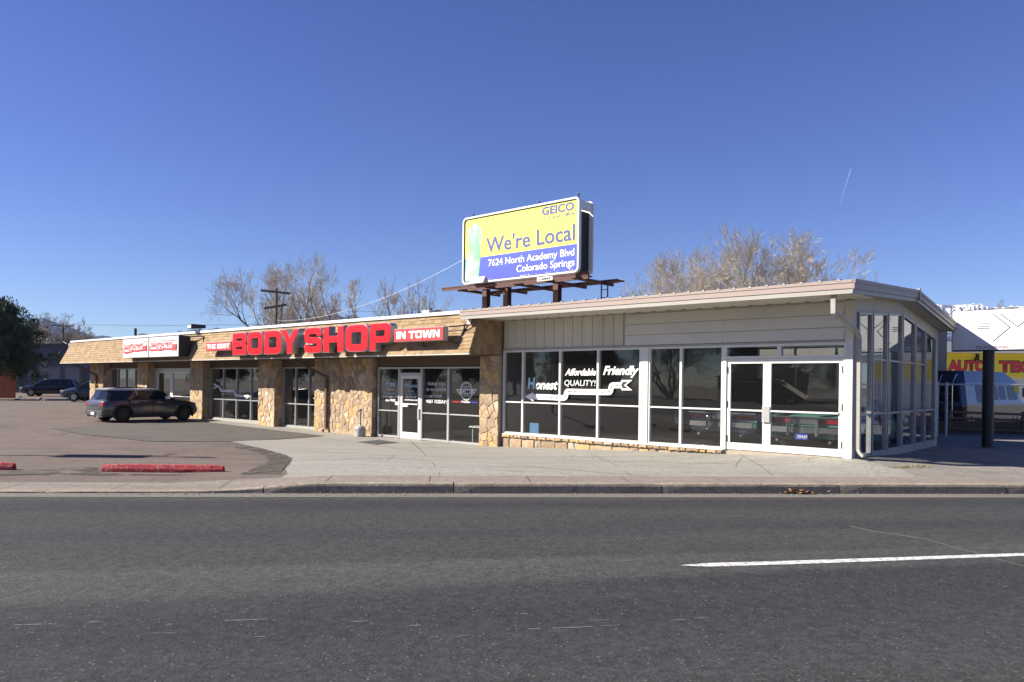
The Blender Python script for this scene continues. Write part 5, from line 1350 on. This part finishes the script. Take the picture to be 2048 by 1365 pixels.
suv_d = dict(wr=.37, axles=(.95, 3.80), hw=.97, rim=M['rim'], spokes=5, trim=M['black'],
    body=[(0, .50, .86, .80, .0), (.08, .36, 1.0, .90, .02), (.2, .28, 1.06, .94, .02), (.9, .26, 1.08, .96, .02), (2.2, .25, 1.08, .97, .02), (3.3, .25, 1.06, .97, .03), (3.7, .26, 1.04, .96, .05), (4.3, .28, .99, .93, .06), (4.72, .32, .86, .84, .04), (4.85, .40, .70, .74, .0)],
    gb=(.15, 3.75), gt=(.55, 2.85), zb=1.06, zt=1.62, wb=.86, wt=.68, pillars=[(.45, .75, .2), (1.35, 1.4, .07), (2.35, 2.3, .07)], doors=(1.35, 2.4, 3.45), handles=(1.6, 2.7))
def put_car(px, py, Y, heading, d, paint, scale, name, label, z=None, **kw):
    X, Z = on_Y(px, py, Y); return car(name, (X, Y, g(X, Y) if z is None else z), heading, scale, paint, d, label, **kw)
blackp = carpaint('car_black', (.012, .012, .014)); navy = carpaint('car_navy', (.012, .016, .035))
s1 = put_car(158, 785, 70, R(192), suv_d, blackp, .98, 'parked_suv', 'black estate SUV parked nose to the left against the dark grey building')
s2 = put_car(262, 795, 52, R(186), suv_d, navy, .90, 'parked_suv', 'dark blue crossover half hidden behind the leftmost stone pillar')
for s in (s1, s2):
    for sd in (1, -1):
        k = MB(); k.box(4.55, 4.80, sd * .55, sd * .86, .70, .86); bevel_obj(k.build('headlight', M['lamp'], s), .03, 2)
    k = MB(); k.box(4.70, 4.87, -.5, .5, .42, .72); k.build('grille', M['darkmetal'], s)
    k = MB(); k.box(4.60, 4.84, -.85, .85, .34, .40); k.build('bumper_trim', M['galv'], s)
    for sd in (1, -1): k = MB(); k.tube([(.8, sd * .6, 1.70), (2.7, sd * .6, 1.71)], .018, 6); k.build('roof_rail', M['chrome'], s)
# classic cars in the showroom (building axes)
classic_d = dict(wr=.34, axles=(1.30, 4.35), hw=.99, rim=M['chrome'], spokes=12, trim=M['chrome'],
    body=[(0, .50, .90, .90, .0), (.05, .42, .93, .95, .01), (.25, .36, .96, .975, .02), (1.2, .26, .98, .985, .03), (2.4, .24, .96, .99, .03), (3.6, .24, .95, .99, .03), (4.4, .28, .95, .98, .04), (5.1, .34, .92, .95, .02), (5.3, .42, .80, .90, 0)],
    gb=(1.35, 3.75), gt=(1.95, 3.15), zb=.96, zt=1.36, wb=.84, wt=.64, pillars=[(1.7, 2.12, .35)], doors=(2.3, 3.7), handles=(2.5,))
def bcar(bx, by, ang, **kw):
    X, Y = frb(bx, by); return (X, Y, .425), BANG + ang
teal = carpaint('car_teal', (.10, .25, .215), 0); lav = carpaint('car_grey_blue', (.24, .28, .42), 0)
loc, az = bcar(-1.25, .85, R(90))
loc = (loc[0], loc[1], .31); tc_ = car('classic_car', loc, az, .95, teal, classic_d, 'teal classic sedan with wide red tail lights and chrome bumper behind the right glass door')
def rear_kit(t, plate):
    for sd in (1, -1):
        k = MB(); k.box(-.035, .05, sd * .30, sd * .93, .76, .86); bevel_obj(k.build('tail_light', M['tail'], t), .012, 1)
        k = MB(); k.box(-.20, -.08, sd * .28, sd * .36, .48, .84); bevel_obj(k.build('bumper_guard', M['chrome'], t), .02, 2)
        k = MB(); k.cyl((-.02, sd * .6, .36), .035, .25, 'x', 12); k.build('exhaust', M['chrome'], t)
    k = MB(); k.box(-.03, .03, -.29, .29, .75, .87); k.build('trim_panel', M['chrome'], t)
    k = MB(); k.tube([(.15, -1.0, .62), (-.09, -.9, .62), (-.14, 0, .62), (-.09, .9, .62), (.15, 1.0, .62)], .06, 6, rect=(.02, .085)); bevel_obj(k.build('bumper', M['chrome'], t), .02, 1)
    k = MB(); k.box(-.06, .02, -.95, .95, .90, .925); k.build('trunk_edge', M['chrome'], t)
    if plate:
        k = MB(); k.box(-.16, -.15, -.17, .17, .40, .53); pl = k.build('number_plate', M['bb_blue'], t)
        place_text('29A69', (-.161, .12, .435), (0, -1, 0), ZV, .24, .07, M['white'], t, depth=.004, bold=.03)
rear_kit(tc_, True)
loc, az = bcar(-3.5, 1.5, R(86))
loc = (loc[0], loc[1], .31); t2 = car('classic_car', loc, az, .95, lav, classic_d, 'pale blue-grey classic sedan standing left of the teal one inside the showroom'); rear_kit(t2, False)
loc, az = bcar(-5.6, 3.4, R(8))
t3 = car('parked_suv', loc, az, .95, blackp, dict(suv_d), 'dark vehicle standing sideways inside the left half of the showroom')
# camper van
vn_b = carpaint('van_blue', (.014, .024, .055), .2); vn_w = carpaint('van_pale_shaded', (.085, .105, .15), .1)  # paints darkened to stand in for shade lying on the van
vX, vY = on_Y(1930, 800, 27)[0], 27
VH = R(33)
vn = empty('camper_van', (0, 0, 0), VH, label='blue and pale grey camper van with raised roof behind the fence', cat='van')
vl, hwv = 5.6, 1.0
def body2(z0, z1, wa, wb_, x0, x1, rk0=0, rk1=0, c_=.12):
    def lp(x0, x1, w_, z): return [(x0, -w_ + c_, z), (x0, w_ - c_, z), (x0 + c_, w_, z), (x1 - c_, w_, z), (x1, w_ - c_, z), (x1, -w_ + c_, z), (x1 - c_, -w_, z), (x0 + c_, -w_, z)]
    k = MB(); A = lp(x0, x1, wa, z0); B = lp(x0 + rk0, x1 - rk1, wb_, z1); k.v += A + B
    for i in range(8): k.f.append((i, (i + 1) % 8, 8 + (i + 1) % 8, 8 + i)); k.mi.append(0)
    k.f.append(tuple(range(8))[::-1]); k.mi.append(0); k.f.append(tuple(range(8, 16))); k.mi.append(0); return k
body2(.35, 1.22, 1.0, 1.02, 0, 5.6).build('lower_body', vn_b, vn)
body2(1.222, 2.02, 1.02, .88, 0, 4.6, .10, .55).build('upper_body', vn_w, vn)
body2(2.022, 2.46, .86, .74, .08, 4.6, .14, .9, .2).build('raised_roof', vn_b, vn)
k = MB(); k.hexa([(4.45, -.9, 1.222), (5.6, -.8, 1.0), (5.6, .8, 1.0), (4.45, .9, 1.222), (4.45, -.9, 1.26), (5.5, -.78, 1.18), (5.5, .78, 1.18), (4.45, .9, 1.26)]); k.build('hood', vn_b, vn)
body2(1.15, 1.215, 1.028, 1.028, -.01, 5.2).build('stripe', vn_w, vn)
def vwin(x0, x1, z0, z1):
    k = MB()
    def yy(z): return -(lerp(1.02, .88, (z - 1.222) / .8) + .006)
    c_ = .07
    pts = [(x0 + c_, z0), (x1 - c_, z0), (x1, z0 + c_), (x1 - .03, z1 - c_), (x1 - c_, z1), (x0 + c_, z1), (x0, z1 - c_), (x0, z0 + c_)]
    k.face([(x, yy(z), z) for x, z in pts]); k.face([(x, yy(z) + .02, z) for x, z in pts]); k.build('side_window', M['glass_car'], vn)
vwin(.9, 1.75, 1.27, 1.92); vwin(2.1, 2.6, 1.38, 1.92); vwin(2.68, 3.2, 1.38, 1.92); vwin(3.35, 4.1, 1.38, 1.92)
k = MB(); k.hexa([(-.005, -.8, 1.30), (.0, -.1, 1.30), (.02, -.1, 1.30), (.02, -.8, 1.30), (.075, -.75, 1.90), (.075, -.1, 1.90), (.1, -.1, 1.90), (.1, -.75, 1.90)]); k.build('rear_window', M['glass_car'], vn)
k = MB(); k.hexa([(-.005, .1, 1.30), (.0, .8, 1.30), (.02, .8, 1.30), (.02, .1, 1.30), (.075, .1, 1.90), (.075, .75, 1.90), (.1, .75, 1.90), (.1, .1, 1.90)]); k.build('rear_window', M['glass_car'], vn)
k = MB()
for y in (-.62, -.12): k.tube([(-.14, y, .55), (-.14, y, 1.95), (.1, y, 2.28), (.4, y, 2.40)], .02, 6)
for z in (.7, 1.0, 1.3, 1.6, 1.9): k.tube([(-.14, -.62, z), (-.14, -.12, z)], .016, 6)
k.build('ladder', M['chrome'], vn)
k = MB(); k.box(-.12, 0, -.98, .98, .38, .55); k.build('bumper', M['chrome'], vn)
k = MB(); k.box(-.015, 0, -.95, -.82, .75, 1.12); k.build('tail_light', M['tail'], vn)
for x in (1.0, 4.5): wheel(vn, x, -.9, .36, .24, M['rim'], 5, -1); wheel(vn, x, .9, .36, .24, M['rim'], 5, 1)
off = Matrix.Rotation(VH, 3, 'Z') @ Vector((0, -1.0, 0)); vn.location = (vX - off.x, vY - off.y, .05)
k = MB(); a = on_Y(2026, 784, 25.2); b = on_Y(2036, 771, 25.2); k.box(a[0], b[0], 25.15, 25.18, a[1], b[1]); tag(k.build('notice_sign', M['yellowwall']), 'small square yellow notice hanging on the fence at the right edge', 'sign')

# ------------------------------------------------------------------ small things on the ground
def stop(px0, py0, px1, label):
    X0_, Y0_, z = on_g(px0, py0); X1_, Y1_, _ = on_g(px1, py0 + 1)
    t = MB(); L_ = X1_ - X0_; h = .135; prof_ = [(0, 0), (0, .06), (.035, h), (.125, h), (.16, .06), (.16, 0)]
    n = 10; r_ = random.Random(int(px0)); ring0 = len(t.v)
    for i in range(n + 1):
        x = L_ * i / n; ins = .02 if i in (0, n) else 0
        for (y, zz) in prof_: t.v.append((x, y + (ins if y < .08 else -ins) + r_.uniform(-.003, .003), max(0, zz - ins * (zz > .1)) + r_.uniform(-.003, .003) * (zz > 0)))
    for i in range(n):
        for j in range(6): t.f.append((i * 6 + j, i * 6 + (j + 1) % 6, (i + 1) * 6 + (j + 1) % 6, (i + 1) * 6 + j)); t.mi.append(0)
    t.f.append(tuple(range(6))); t.mi.append(0); t.f.append(tuple(n * 6 + j for j in range(6))); t.mi.append(0)
    o = t.build('parking_stop', M['stopred']); bevel_obj(o, .008, 1, 25); o.location = (X0_, Y0_, z); o.rotation_euler = (0, 0, R(1.5))
    return tag(o, label, 'parking stop', 'red parking stops along the pavement')
stop(201, 944, 444, 'weathered red concrete parking stop lying whole in front of the parking lot')
stop(-212, 938.5, 32, 'red concrete parking stop cut off by the left edge of the photo')
# smokers' post
aX, aY, az_ = on_g(720, 874)
sp = empty('cigarette_receptacle', (aX, aY, az_ + .006), 0, label='grey plastic cigarette receptacle with a slim neck by the stone wall', cat='ashtray')
k = MB(); pr = [(.165, 0), (.17, .02), (.17, .24), (.16, .29), (.12, .33), (.05, .37), (.035, .40), (.033, .70), (.030, .80)]
n = 24
for (r, z) in pr:
    for i in range(n): t = 2 * math.pi * i / n; k.v.append((r * math.cos(t), r * math.sin(t), z))
for q in range(len(pr) - 1):
    for i in range(n): k.f.append((q * n + i, q * n + (i + 1) % n, (q + 1) * n + (i + 1) % n, (q + 1) * n + i)); k.mi.append(0)
k.f.append(tuple(range(n))[::-1]); k.mi.append(0); k.f.append(tuple((len(pr) - 1) * n + i for i in range(n))); k.mi.append(0)
k.build('base', M['plastic_grey'], sp, smooth=False)
k = MB(); k.cyl((0, 0, .86), .052, .07, 'y', 16); bevel_obj(k.build('head', M['plastic_grey'], sp), .01, 1); k = MB(); k.cyl((0, -.03, .865), .018, .02, 'y', 10); k.build('opening', M['black'], sp)
k = MB(); k.tube([(.172, 0, .19), (.172, 0, .26)], .02, 6); k.tube([(-.12, -.12, .19), (-.12, -.12, .26)], .02, 6); k.build('latch', M['plastic_grey'], sp)
q = [on_g(*p) for p in [(717, 885.5), (757, 881), (797, 886.5), (752, 890.5)]]
k = MB(); k.hexa([(p[0], p[1], p[2] + .006) for p in q] + [(p[0], p[1], p[2] + .018) for p in q]); tag(k.build('floor_mat', M['mat_dark']), 'dark grey floor mat lying on the concrete before the entrance door', 'mat')
# dead leaves in the gutter, dry weeds at the corner
lX, lY = on_z(1596, 985, .12); r_ = random.Random(5); k = MB()
for i in range(70):
    x = lX + r_.gauss(0, .07) * (1 + (i % 3)); y = lY - .03 + r_.gauss(0, .02); z = .105 + abs(r_.gauss(0, .022)); s_ = r_.uniform(.02, .05); a = r_.uniform(0, 6.28)
    u = Vector((math.cos(a), math.sin(a), r_.uniform(-.6, .6))) * s_; v = Vector((-math.sin(a), math.cos(a), r_.uniform(-.6, .8))) * s_ * .6; c_ = Vector((x, y, z + .01))
    k.face([c_ - u, c_ - v, c_ + u, c_ + v])
tag(link('dead_leaves', k.mesh('dead_leaves', False), M['dryleaf']), 'clump of dry brown leaves lying against the kerb in the gutter', 'leaves')
k = MB()
for i in range(260):
    t = r_.random(); px = lerp(1785, 1862, t) + r_.gauss(0, 4); py = 936 + r_.gauss(0, 1.6) - 2 * t
    X, Y, z = on_g(px, py); h_ = r_.uniform(.015, .055); a = r_.uniform(0, 6.28)
    k.face([(X, Y, z), (X + .012 * math.cos(a), Y + .012 * math.sin(a), z), (X + r_.gauss(0, .04), Y + r_.gauss(0, .04), z + h_)])
link('dry_weeds', k.mesh('dry_weeds', False), M['drygrass'], kind='stuff')
k = MB()
for i in range(260):
    px = r_.choice([r_.uniform(0, 2048), r_.uniform(150, 900)]); X, Y = on_z(px, r_.uniform(985, 991) if px > 600 else r_.uniform(981, 989), .11)
    s_ = r_.uniform(.006, .018); z = .105; c_ = (X, Y, z + s_)
    P = [(X + s_ * math.cos(j * 1.57 + px), Y + s_ * math.sin(j * 1.57 + px), z) for j in range(4)]
    for j in range(4): k.face([P[j], P[(j + 1) % 4], c_])
link('gutter_grit', k.mesh('gutter_grit', False), M['yard'], kind='stuff')
# plant and rack inside
X, Y = frb(-19.0, .75)
pt = empty('potted_plant', (X, Y, .02), 0, label='leafy green plant in an orange clay pot behind the narrow window', cat='plant')
k = MB(); k.tube([(0, 0, 0), (0, 0, .35)], .13, 16, .17); k.build('pot', M['terracotta'], pt)
k = MB(); k.tube([(0, 0, .3), (.03, 0, .8), (0, .02, 1.1)], .015, 5, .008); k.build('stem', M['bark'], pt)
k = MB()
for i in range(110):
    c_ = Vector((r_.gauss(0, .16), r_.gauss(0, .16), r_.uniform(.6, 1.25))); a = r_.uniform(0, 6.28); u = Vector((math.cos(a), math.sin(a), r_.uniform(-.5, .3))) * .09; v = Vector((-math.sin(a), math.cos(a), .2)) * .03
    k.face([c_ - u, c_ - v, c_ + u, c_ + v])
link('leaves', k.mesh('leaves', False), M['leaf'], pt)
X, Y = frb(-10.6, .55)
tb = empty('side_table', (X, Y, .02), BANG, label='small white metal side table inside the entrance window by the last pillar', cat='table')
k = MB(); 
for i in range(5): k.box(-.38 + i * .15, -.27 + i * .15, -.25, .25, .50, .53)
k.box(-.40, .40, -.27, -.24, .48, .50); k.box(-.4, .4, .24, .27, .48, .50); k.build('top', M['white'], tb)
for x in (-.3, .3):
    for y in (-.2, .2): k = MB(); k.tube([(x, y, 0), (x, y, .48)], .014, 6); k.build('leg', M['white'], tb)
k = MB(); k.box(-.02, .14, -.22, -.18, .1, .34); k.build('rack', M['white'], tb)
# dark building and red shed at the left
db = empty('dark_workshop', (-52, 84, 0), 0, label='long dark blue-grey flat-roofed building behind the parked SUV', cat='building')
xa = on_Y(60, 700, 84)[0] + 52; 
k = MB(); k.box(-30, 22, 0, 20, -.2, 5.45); k.build('wall', M['darkbuilding'], db)
k = MB(); k.box(-30.2, 22.2, -.2, 20, 5.452, 5.62); k.build('parapet', M['darkmetal'], db)
for pa, pb in ((33, 43), (64, 73), (160, 169)):
    a, b = on_Y(pa, 700, 84)[0] + 52, on_Y(pb, 700, 84)[0] + 52
    k = MB(); k.box(a, b, -.06, -.005, .1, 3.0 if pa > 100 else 2.3); k.build('doorway', M['black'], db)
for x in range(-29, 22, 3):
    k = MB(); k.box(x, x + .06, -.03, 0, 0, 5.4); k.build('wall_rib', M['darkbuilding'], db)
rs = empty('red_wood_fence', (0, 0, 0), 0, label='reddish brown board fence under the evergreen at the left edge', cat='fence')
for i in range(20):
    x = on_Y(32, 760, 62)[0] - .02 - (i + 1) * .2; k = MB(); k.box(x, x + .19, 62, 62.03, .0, 2.6 + (i % 3) * .015); k.build('board', M['redwood'], rs)
k = MB(); k.box(x, x + 4.0, 62.04, 62.1, .5, .6); k.box(x, x + 4.0, 62.04, 62.1, 2.1, 2.2); k.build('rail', M['redwood'], rs)
k = MB()
for i in range(26):
    X = r_.uniform(-48, -30); Y = r_.uniform(55, 66); s_ = r_.uniform(.1, .35)
    k.cyl((X, Y, g(X, Y) + s_ * .15), s_, s_ * .4, 'z', 7, s_ * .6)
link('rubble', k.mesh('rubble'), M['yard'], kind='stuff')
# ------------------------------------------------------------------ TREES
def bare_tree(name, loc, height, seed, label, trunks=1, spread=.55, barkm='bark', twigm='bark_pale', levels=6, lean=0., dens=1.0, group=None, parts=True, width=1.0, minr=.012, upw=.075):
    r_ = random.Random(seed); TR = MB(); TW = MB()
    def seg(k, p, q, r0, r1, n):
        d = (q - p)
        if d.length < 1e-4: return
        d.normalize(); u = Vector((1, 0, 0)) if abs(d.x) < .9 else Vector((0, 1, 0)); a = d.cross(u).normalized(); b = d.cross(a); m0 = len(k.v)
        for (c_, rr_) in ((p, r0), (q, r1)):
            for j in range(n):
                t = 2 * math.pi * j / n; k.v.append(tuple(c_ + (a * math.cos(t) + b * math.sin(t)) * rr_))
        for j in range(n): k.f.append((m0 + j, m0 + (j + 1) % n, m0 + n + (j + 1) % n, m0 + n + j)); k.mi.append(0)
    def grow(p, d, L_, r, lv):
        n = 5 if lv < 2 else 4 if lv < 4 else 3 if lv < levels else 2; pr = p.copy(); dr = d.copy(); rr_ = r; kids = []
        pk = (.62 if lv < 3 else .74) * dens
        for i in range(n):
            dr = (dr + Vector((r_.gauss(0, .14), r_.gauss(0, .14), r_.gauss(0, .10) + (upw if lv > 0 else .03)))).normalized()
            q = pr + dr * L_ / n; r2 = max(minr * .55, r * (1 - .50 * (i + 1) / n))
            seg(TR if lv < 3 else TW, pr, q, rr_, r2, 7 if lv == 0 else 5 if lv < 2 else 3); pr = q; rr_ = r2
            if lv < levels and (i >= (1 if lv else 2) or lv > 2):
                m_ = 1 if lv == 0 else r_.choice([1, 1, 2]) if lv < levels - 1 else 2
                if r_.random() < pk:
                    for _ in range(m_): kids.append((q.copy(), dr.copy(), r2, i / n))
        for (q, dd_, r2, t) in kids:
            a = r_.uniform(0, 2 * math.pi); perp = dd_.cross(Vector((math.cos(a), math.sin(a), r_.uniform(-.3, .3))))
            if perp.length < .1: continue
            perp.normalize(); s = spread * r_.uniform(.7, 1.35); nd = (dd_ + perp * s * 1.25); nd.x *= width; nd.y *= width; nd.normalize()
            grow(q, nd, L_ * r_.uniform(.52, .80) * (1 - .25 * t), max(minr * .6, r2 * r_.uniform(.55, .8)), lv + 1)
        if lv < levels: grow(pr, (dr + Vector((r_.gauss(0, .2), r_.gauss(0, .2), .05))).normalized(), L_ * .62, rr_ * .9, lv + 1)
    for t_ in range(trunks):
        a = 2 * math.pi * (t_ + .2) / trunks; ln = (0 if trunks == 1 else r_.uniform(.22, .62)) ; d = Vector((math.cos(a) * ln + lean, math.sin(a) * ln, 1)).normalized()
        grow(Vector((math.cos(a) * .3 * (trunks > 1), math.sin(a) * .3 * (trunks > 1), -.2)), d, height * .42, height * .028 * (1 if trunks == 1 else .85), 0)
    top = max(v[2] for v in TW.v); s = height / top
    for k in (TR, TW): k.v = [(v[0] * s, v[1] * s, v[2] * s) for v in k.v]
    t = empty(name, loc, 0, label=label, cat='tree', group=group)
    link('trunk', TR.mesh('trunk', False), M[barkm], t); link('crown', TW.mesh('crown', False), M[twigm], t)
    return t
def pX(px, Y): return on_Y(px, 700, Y)[0]
def pZ(py, Y, px=1024): return on_Y(px, py, Y)[1]
GT = 'bare winter trees behind the buildings'
t1 = bare_tree('bare_tree', (pX(588, 72), 72, 0), pZ(500, 72, 560), 21, 'widest bare tree, many-stemmed, behind the BODY SHOP letters', 5, .72, 'bark_dark', 'bark_pale', 6, 0, .95, GT, minr=.016)
t1.scale = (.84, .84, 1)
bare_tree('bare_tree', (pX(737, 66), 66, 0), pZ(543, 66, 740), 5, 'slim pale bare tree just right of the widest one', 2, .5, 'bark_dark', 'bark_pale', 5, -.02, .85, GT, width=.8, minr=.018)
bare_tree('bare_tree', (pX(806, 68), 68, 0), pZ(548, 68, 800), 9, 'pale forked bare tree behind the rooftop unit, left of the billboard', 3, .5, 'bark_dark', 'bark_pale', 5, 0, .8, GT, minr=.018)
bare_tree('bare_tree', (pX(1365, 62), 62, 0), pZ(480, 62, 1360), 33, 'dense low bare tree at the left end of the group over the showroom roof', 4, .6, 'bark', 'bark_pale', 6, -.05, .95, GT, minr=.015)
bare_tree('bare_tree', (pX(1495, 60), 60, 0), pZ(440, 60, 1500), 14, 'tallest bare tree rising over the middle of the showroom roof', 5, .55, 'bark', 'bark_pale', 6, 0, .95, GT, minr=.015)
t6 = bare_tree('bare_tree', (pX(1565, 66), 66, 0), pZ(505, 66, 1610), 17, 'lower bare tree at the right end of the group over the showroom roof', 3, .6, 'bark', 'bark_pale', 6, -.02, .85, GT, minr=.016)
t6.scale = (.75, .75, 1)
bare_tree('bare_tree', (pX(100, 115), 115, 0), pZ(622, 115, 100), 4, 'brown bare tree between the evergreen and the distant power pole', 4, .6, 'bark', 'bark', 6, 0, .85, GT, minr=.025)
bare_tree('bare_tree', (pX(162, 125), 125, 0), pZ(655, 125, 160), 6, 'small rounded bare tree right of the distant power pole', 3, .65, 'bark', 'bark', 6, 0, .85, GT, minr=.025)
bare_tree('bare_tree', (pX(1888, 75), 75, 0), pZ(603, 75, 1888), 12, 'bare tree partly hidden between the showroom and the pole sign', 3, .6, 'bark', 'bark', 6, 0, .85, GT, minr=.018)
bare_tree('bare_tree', (pX(1712, 90), 90, 0), pZ(541, 90, 1712), 13, 'bare tree whose top twigs just clear the right corner of the showroom roof', 2, .5, 'bark', 'bark_pale', 6, 0, .8, GT, minr=.02)
# evergreen at the left edge
def evergreen(loc, height, rad, seed, label, nb=95, per=190, group=None, leaf=.17):
    r_ = random.Random(seed); t = empty('evergreen_tree', loc, 0, label=label, cat='tree', group=group)
    TR = MB(); TR.tube([(0, 0, -.2), (.1, 0, height * .4), (0, .1, height * .8), (0, 0, height * .97)], .24, 8, .03)
    k = MB(); 
    for i in range(nb):
        f = (i + .5) / nb; z = height * (.26 + .70 * f) ; a = i * 2.39996 + r_.uniform(-.4, .4)
        prof_ = rad * (interp(f, [(0, .85), (.25, 1), (.5, .85), (.75, .62), (.92, .32), (1, .08)])) * r_.uniform(.5, 1.25)
        tip = Vector((math.cos(a) * prof_, math.sin(a) * prof_, z + prof_ * r_.uniform(-.10, .28)))
        TR.tube([(0, 0, z * .93), tuple(Vector((0, 0, z)).lerp(tip, .5)), tuple(tip)], .05, 4, .012, caps=False)
        for c_ in range(4):
            u0 = r_.uniform(.38, 1.02); cc = Vector((0, 0, z)).lerp(tip, u0) + Vector((r_.gauss(0, .22), r_.gauss(0, .22), r_.gauss(0, .16))); cr_ = rad * r_.uniform(.09, .20)
            for j in range(per // 4):
                d = Vector((r_.gauss(0, 1), r_.gauss(0, 1), r_.gauss(0, .75))); d = d.normalized() * (r_.random() ** .45) * cr_; p = cc + d
                n_ = (d.normalized() + Vector((r_.uniform(-.7, .7), r_.uniform(-.7, .7), r_.uniform(-.3, 1)))).normalized(); s_ = leaf * r_.uniform(.7, 1.5)
                q = n_.cross(Vector((r_.gauss(0, 1), r_.gauss(0, 1), r_.gauss(0, 1)))).normalized() * s_ * .24
                k.face([p - q, p + q, p + n_ * s_])
    link('trunk', TR.mesh('trunk', False), M['bark_dark'], t); link('crown', k.mesh('crown', False), M['needles'], t); return t
ev = evergreen((pX(-8, 58), 58, 0), pZ(600, 58, 0), 3.5, 2, 'large dark evergreen tree at the left edge of the lot', 150, 320)
# ---- what the glass mirrors: the far side of the street and the lot off to the left
def copy_tree(o, loc, rz, s, label, group=None):
    c = o.copy(); C.objects.link(c); c.location = loc; c.rotation_euler = (0, 0, rz); c.scale = (s, s, s); c['label'] = label
    if group: c['group'] = group
    for ch in o.children:
        d = ch.copy(); C.objects.link(d); d.parent = c
    return c
base_bare = [o for o in C.objects if o.name.startswith('bare_tree')]
GE = 'street trees beyond the left edge, mirrored in the glass'
for i, (X, Y, s, ty) in enumerate([(-46, -18, .8, 0), (-58, -14, .75, 0), (-54, -30, .6, 1), (-70, -20, 1.1, 0), (-82, -12, .7, 1), (-90, -4, 1.0, 0), (-30, -38, 1.0, 0), (-90, -30, 1.1, 1), (-66, -34, 1.0, 1), (-100, 8, 1.1, 0), (-110, 22, 1.0, 1), (-52, -42, 1.2, 0), (-24, -46, 1., 1), (-64, 24, 1.1, 0), (-70, 34, 1.2, 0), (-66, 46, 1.0, 0), (-78, 15, 1.1, 0), (-84, 42, 1.2, 0), (-66, 6, .9, 0)]):
    copy_tree(ev if ty == 0 else base_bare[0 if i % 2 else 4], (X, Y, 0), i * 1.3, s, ('dark evergreen' if ty == 0 else 'large bare tree') + ' across the street, mirrored in the showroom glass', GE)
hs = empty('roadside_house', (-75, -22, 0), R(20), label='low brown house across the street, mirrored in the showroom glass', cat='building')
k = MB(); k.box(-8, 8, -5, 5, -.1, 3.2); k.build('wall', M['brownwood'], hs); k = MB(); k.prism([(-5.8, 3.1), (0, 5.4), (5.8, 3.1)], -8.6, 8.6, 'x'); k.build('roof', M['darkmetal'], hs)
# street lamp left of the frame: its shadow crosses the lot
sh_dir = Vector((-S.x, -S.y)).normalized(); tipX, tipY, _ = on_g(392, 915); LH = 9.5; run = LH / math.tan(SUN_EL)
bX, bY = tipX - sh_dir.x * run, tipY - sh_dir.y * run
lp = empty('street_lamp', (bX, bY, .1), 0, label='street lamp left of the frame whose long thin shadow crosses the lot', cat='street lamp')
k = MB(); k.tube([(0, 0, 0), (0, 0, LH)], .09, 10, .05); k.build('pole', M['galv'], lp)
k = MB(); k.box(-.3, .3, -.10, .10, LH - .02, LH + .10); k.tube([(0, 0, LH - .5), (.9 * sh_dir.y, .9, LH - .6)], .03, 6); k.build('lamp_head', M['galv'], lp)
k = MB(); k.box(-.04, .04, -.35, .35, LH * .80, LH * .93); k.build('plate', M['galv'], lp)
# ------------------------------------------------------------------ POWER POLES and wires
def pole(px, ptop, Y, label, arms=(), r=.12):
    X, Zt = on_Y(px, ptop, Y); t = empty('utility_pole', (X, Y, 0), 0, label=label, cat='utility pole', group='wooden power poles')
    k = MB(); k.tube([(0, 0, 0), (0, 0, Zt)], r, 10, r * .7); k.build('mast', M['wood_pole'], t)
    for (z, hl, tilt, yaw) in arms:
        k = MB(); c, s = math.cos(yaw), math.sin(yaw); dz_ = tilt * hl
        k.tube([(-hl * c, -hl * s - .16, z - dz_), (hl * c, hl * s - .16, z + dz_)], .07, 4, rect=(.06, .07)); a_ = k.build('crossarm', M['wood_pole'], t)
        k = MB()
        for u in (-.95, -.5, .5, .95):
            k.cyl((hl * u * c, hl * u * s - .16, z + u * dz_ + .14), .05, .16, 'z', 8)
        k.build('insulator', M['galv'], a_)
        k = MB(); k.tube([(-hl * .5 * c, -hl * .5 * s - .1, z - .05), (0, -.1, z - .75)], .02, 4); k.tube([(hl * .5 * c, hl * .5 * s - .1, z - .05), (0, -.1, z - .75)], .02, 4); k.build('brace', M['wood_pole'], t)
    return (X, Y, Zt)
pa = pole(553, 577, 52, 'dark power pole with two crossarms in front of the widest bare tree', [(pZ(585, 52, 553), 1.0, -.06, .3), (pZ(614, 52, 553) , .75, .2, .2)])
pb = pole(126, 646, 95, 'distant power pole with one long crossarm over the dark building', [(pZ(652, 95, 126), 1.4, -.03, 0)])
pc = pole(862, 616, 60, 'power pole with a side bracket behind the rooftop unit', [(pZ(624, 60, 870), .8, .1, 0)])
pd = pole(1888, 660, 85, 'power pole in the gap between the showroom and the pole sign', [(pZ(668, 85, 1888), .5, 0, 0)])
def wire(a, b, sag, r, label, m='darkmetal'):
    k = MB(); n = 18; P = [Vector(a).lerp(Vector(b), i / n) - Vector((0, 0, sag * 4 * (i / n) * (1 - i / n))) for i in range(n + 1)]
    k.tube(P, r, 4); tag(k.build('overhead_wire', M[m]), label, 'wire', 'overhead wires')
def W(px, py, Y): q = on_Y(px, py, Y); return (q[0], Y, q[1])
bX_, bY_ = frb(X0, BBY)
wire(W(553, 642, 52), W(924, 521, 35.2), .75, .007, 'pale braided cable sagging from the pole to the billboard', 'capwhite')
wire(W(-60, 641, 100), W(553, 649, 52), .3, .02, 'thin dark wire across the sky from the left edge to the dark pole')
wire(W(553, 618, 52), W(1100, 628, 60), .1, .010, 'thin wire running right from the dark pole behind the roofs')
wire(W(-40, 700, 92), W(126, 683, 95), .3, .03, 'pale wire sloping up to the distant pole from the left', 'capwhite')
wire(W(126, 683, 95), W(160, 700, 70), .1, .02, 'pale wire dropping right from the distant pole', 'capwhite')
wire(W(553, 645, 52), W(380, 670, 40), .2, .010, 'thin wire dropping left from the dark pole to the strip roof')
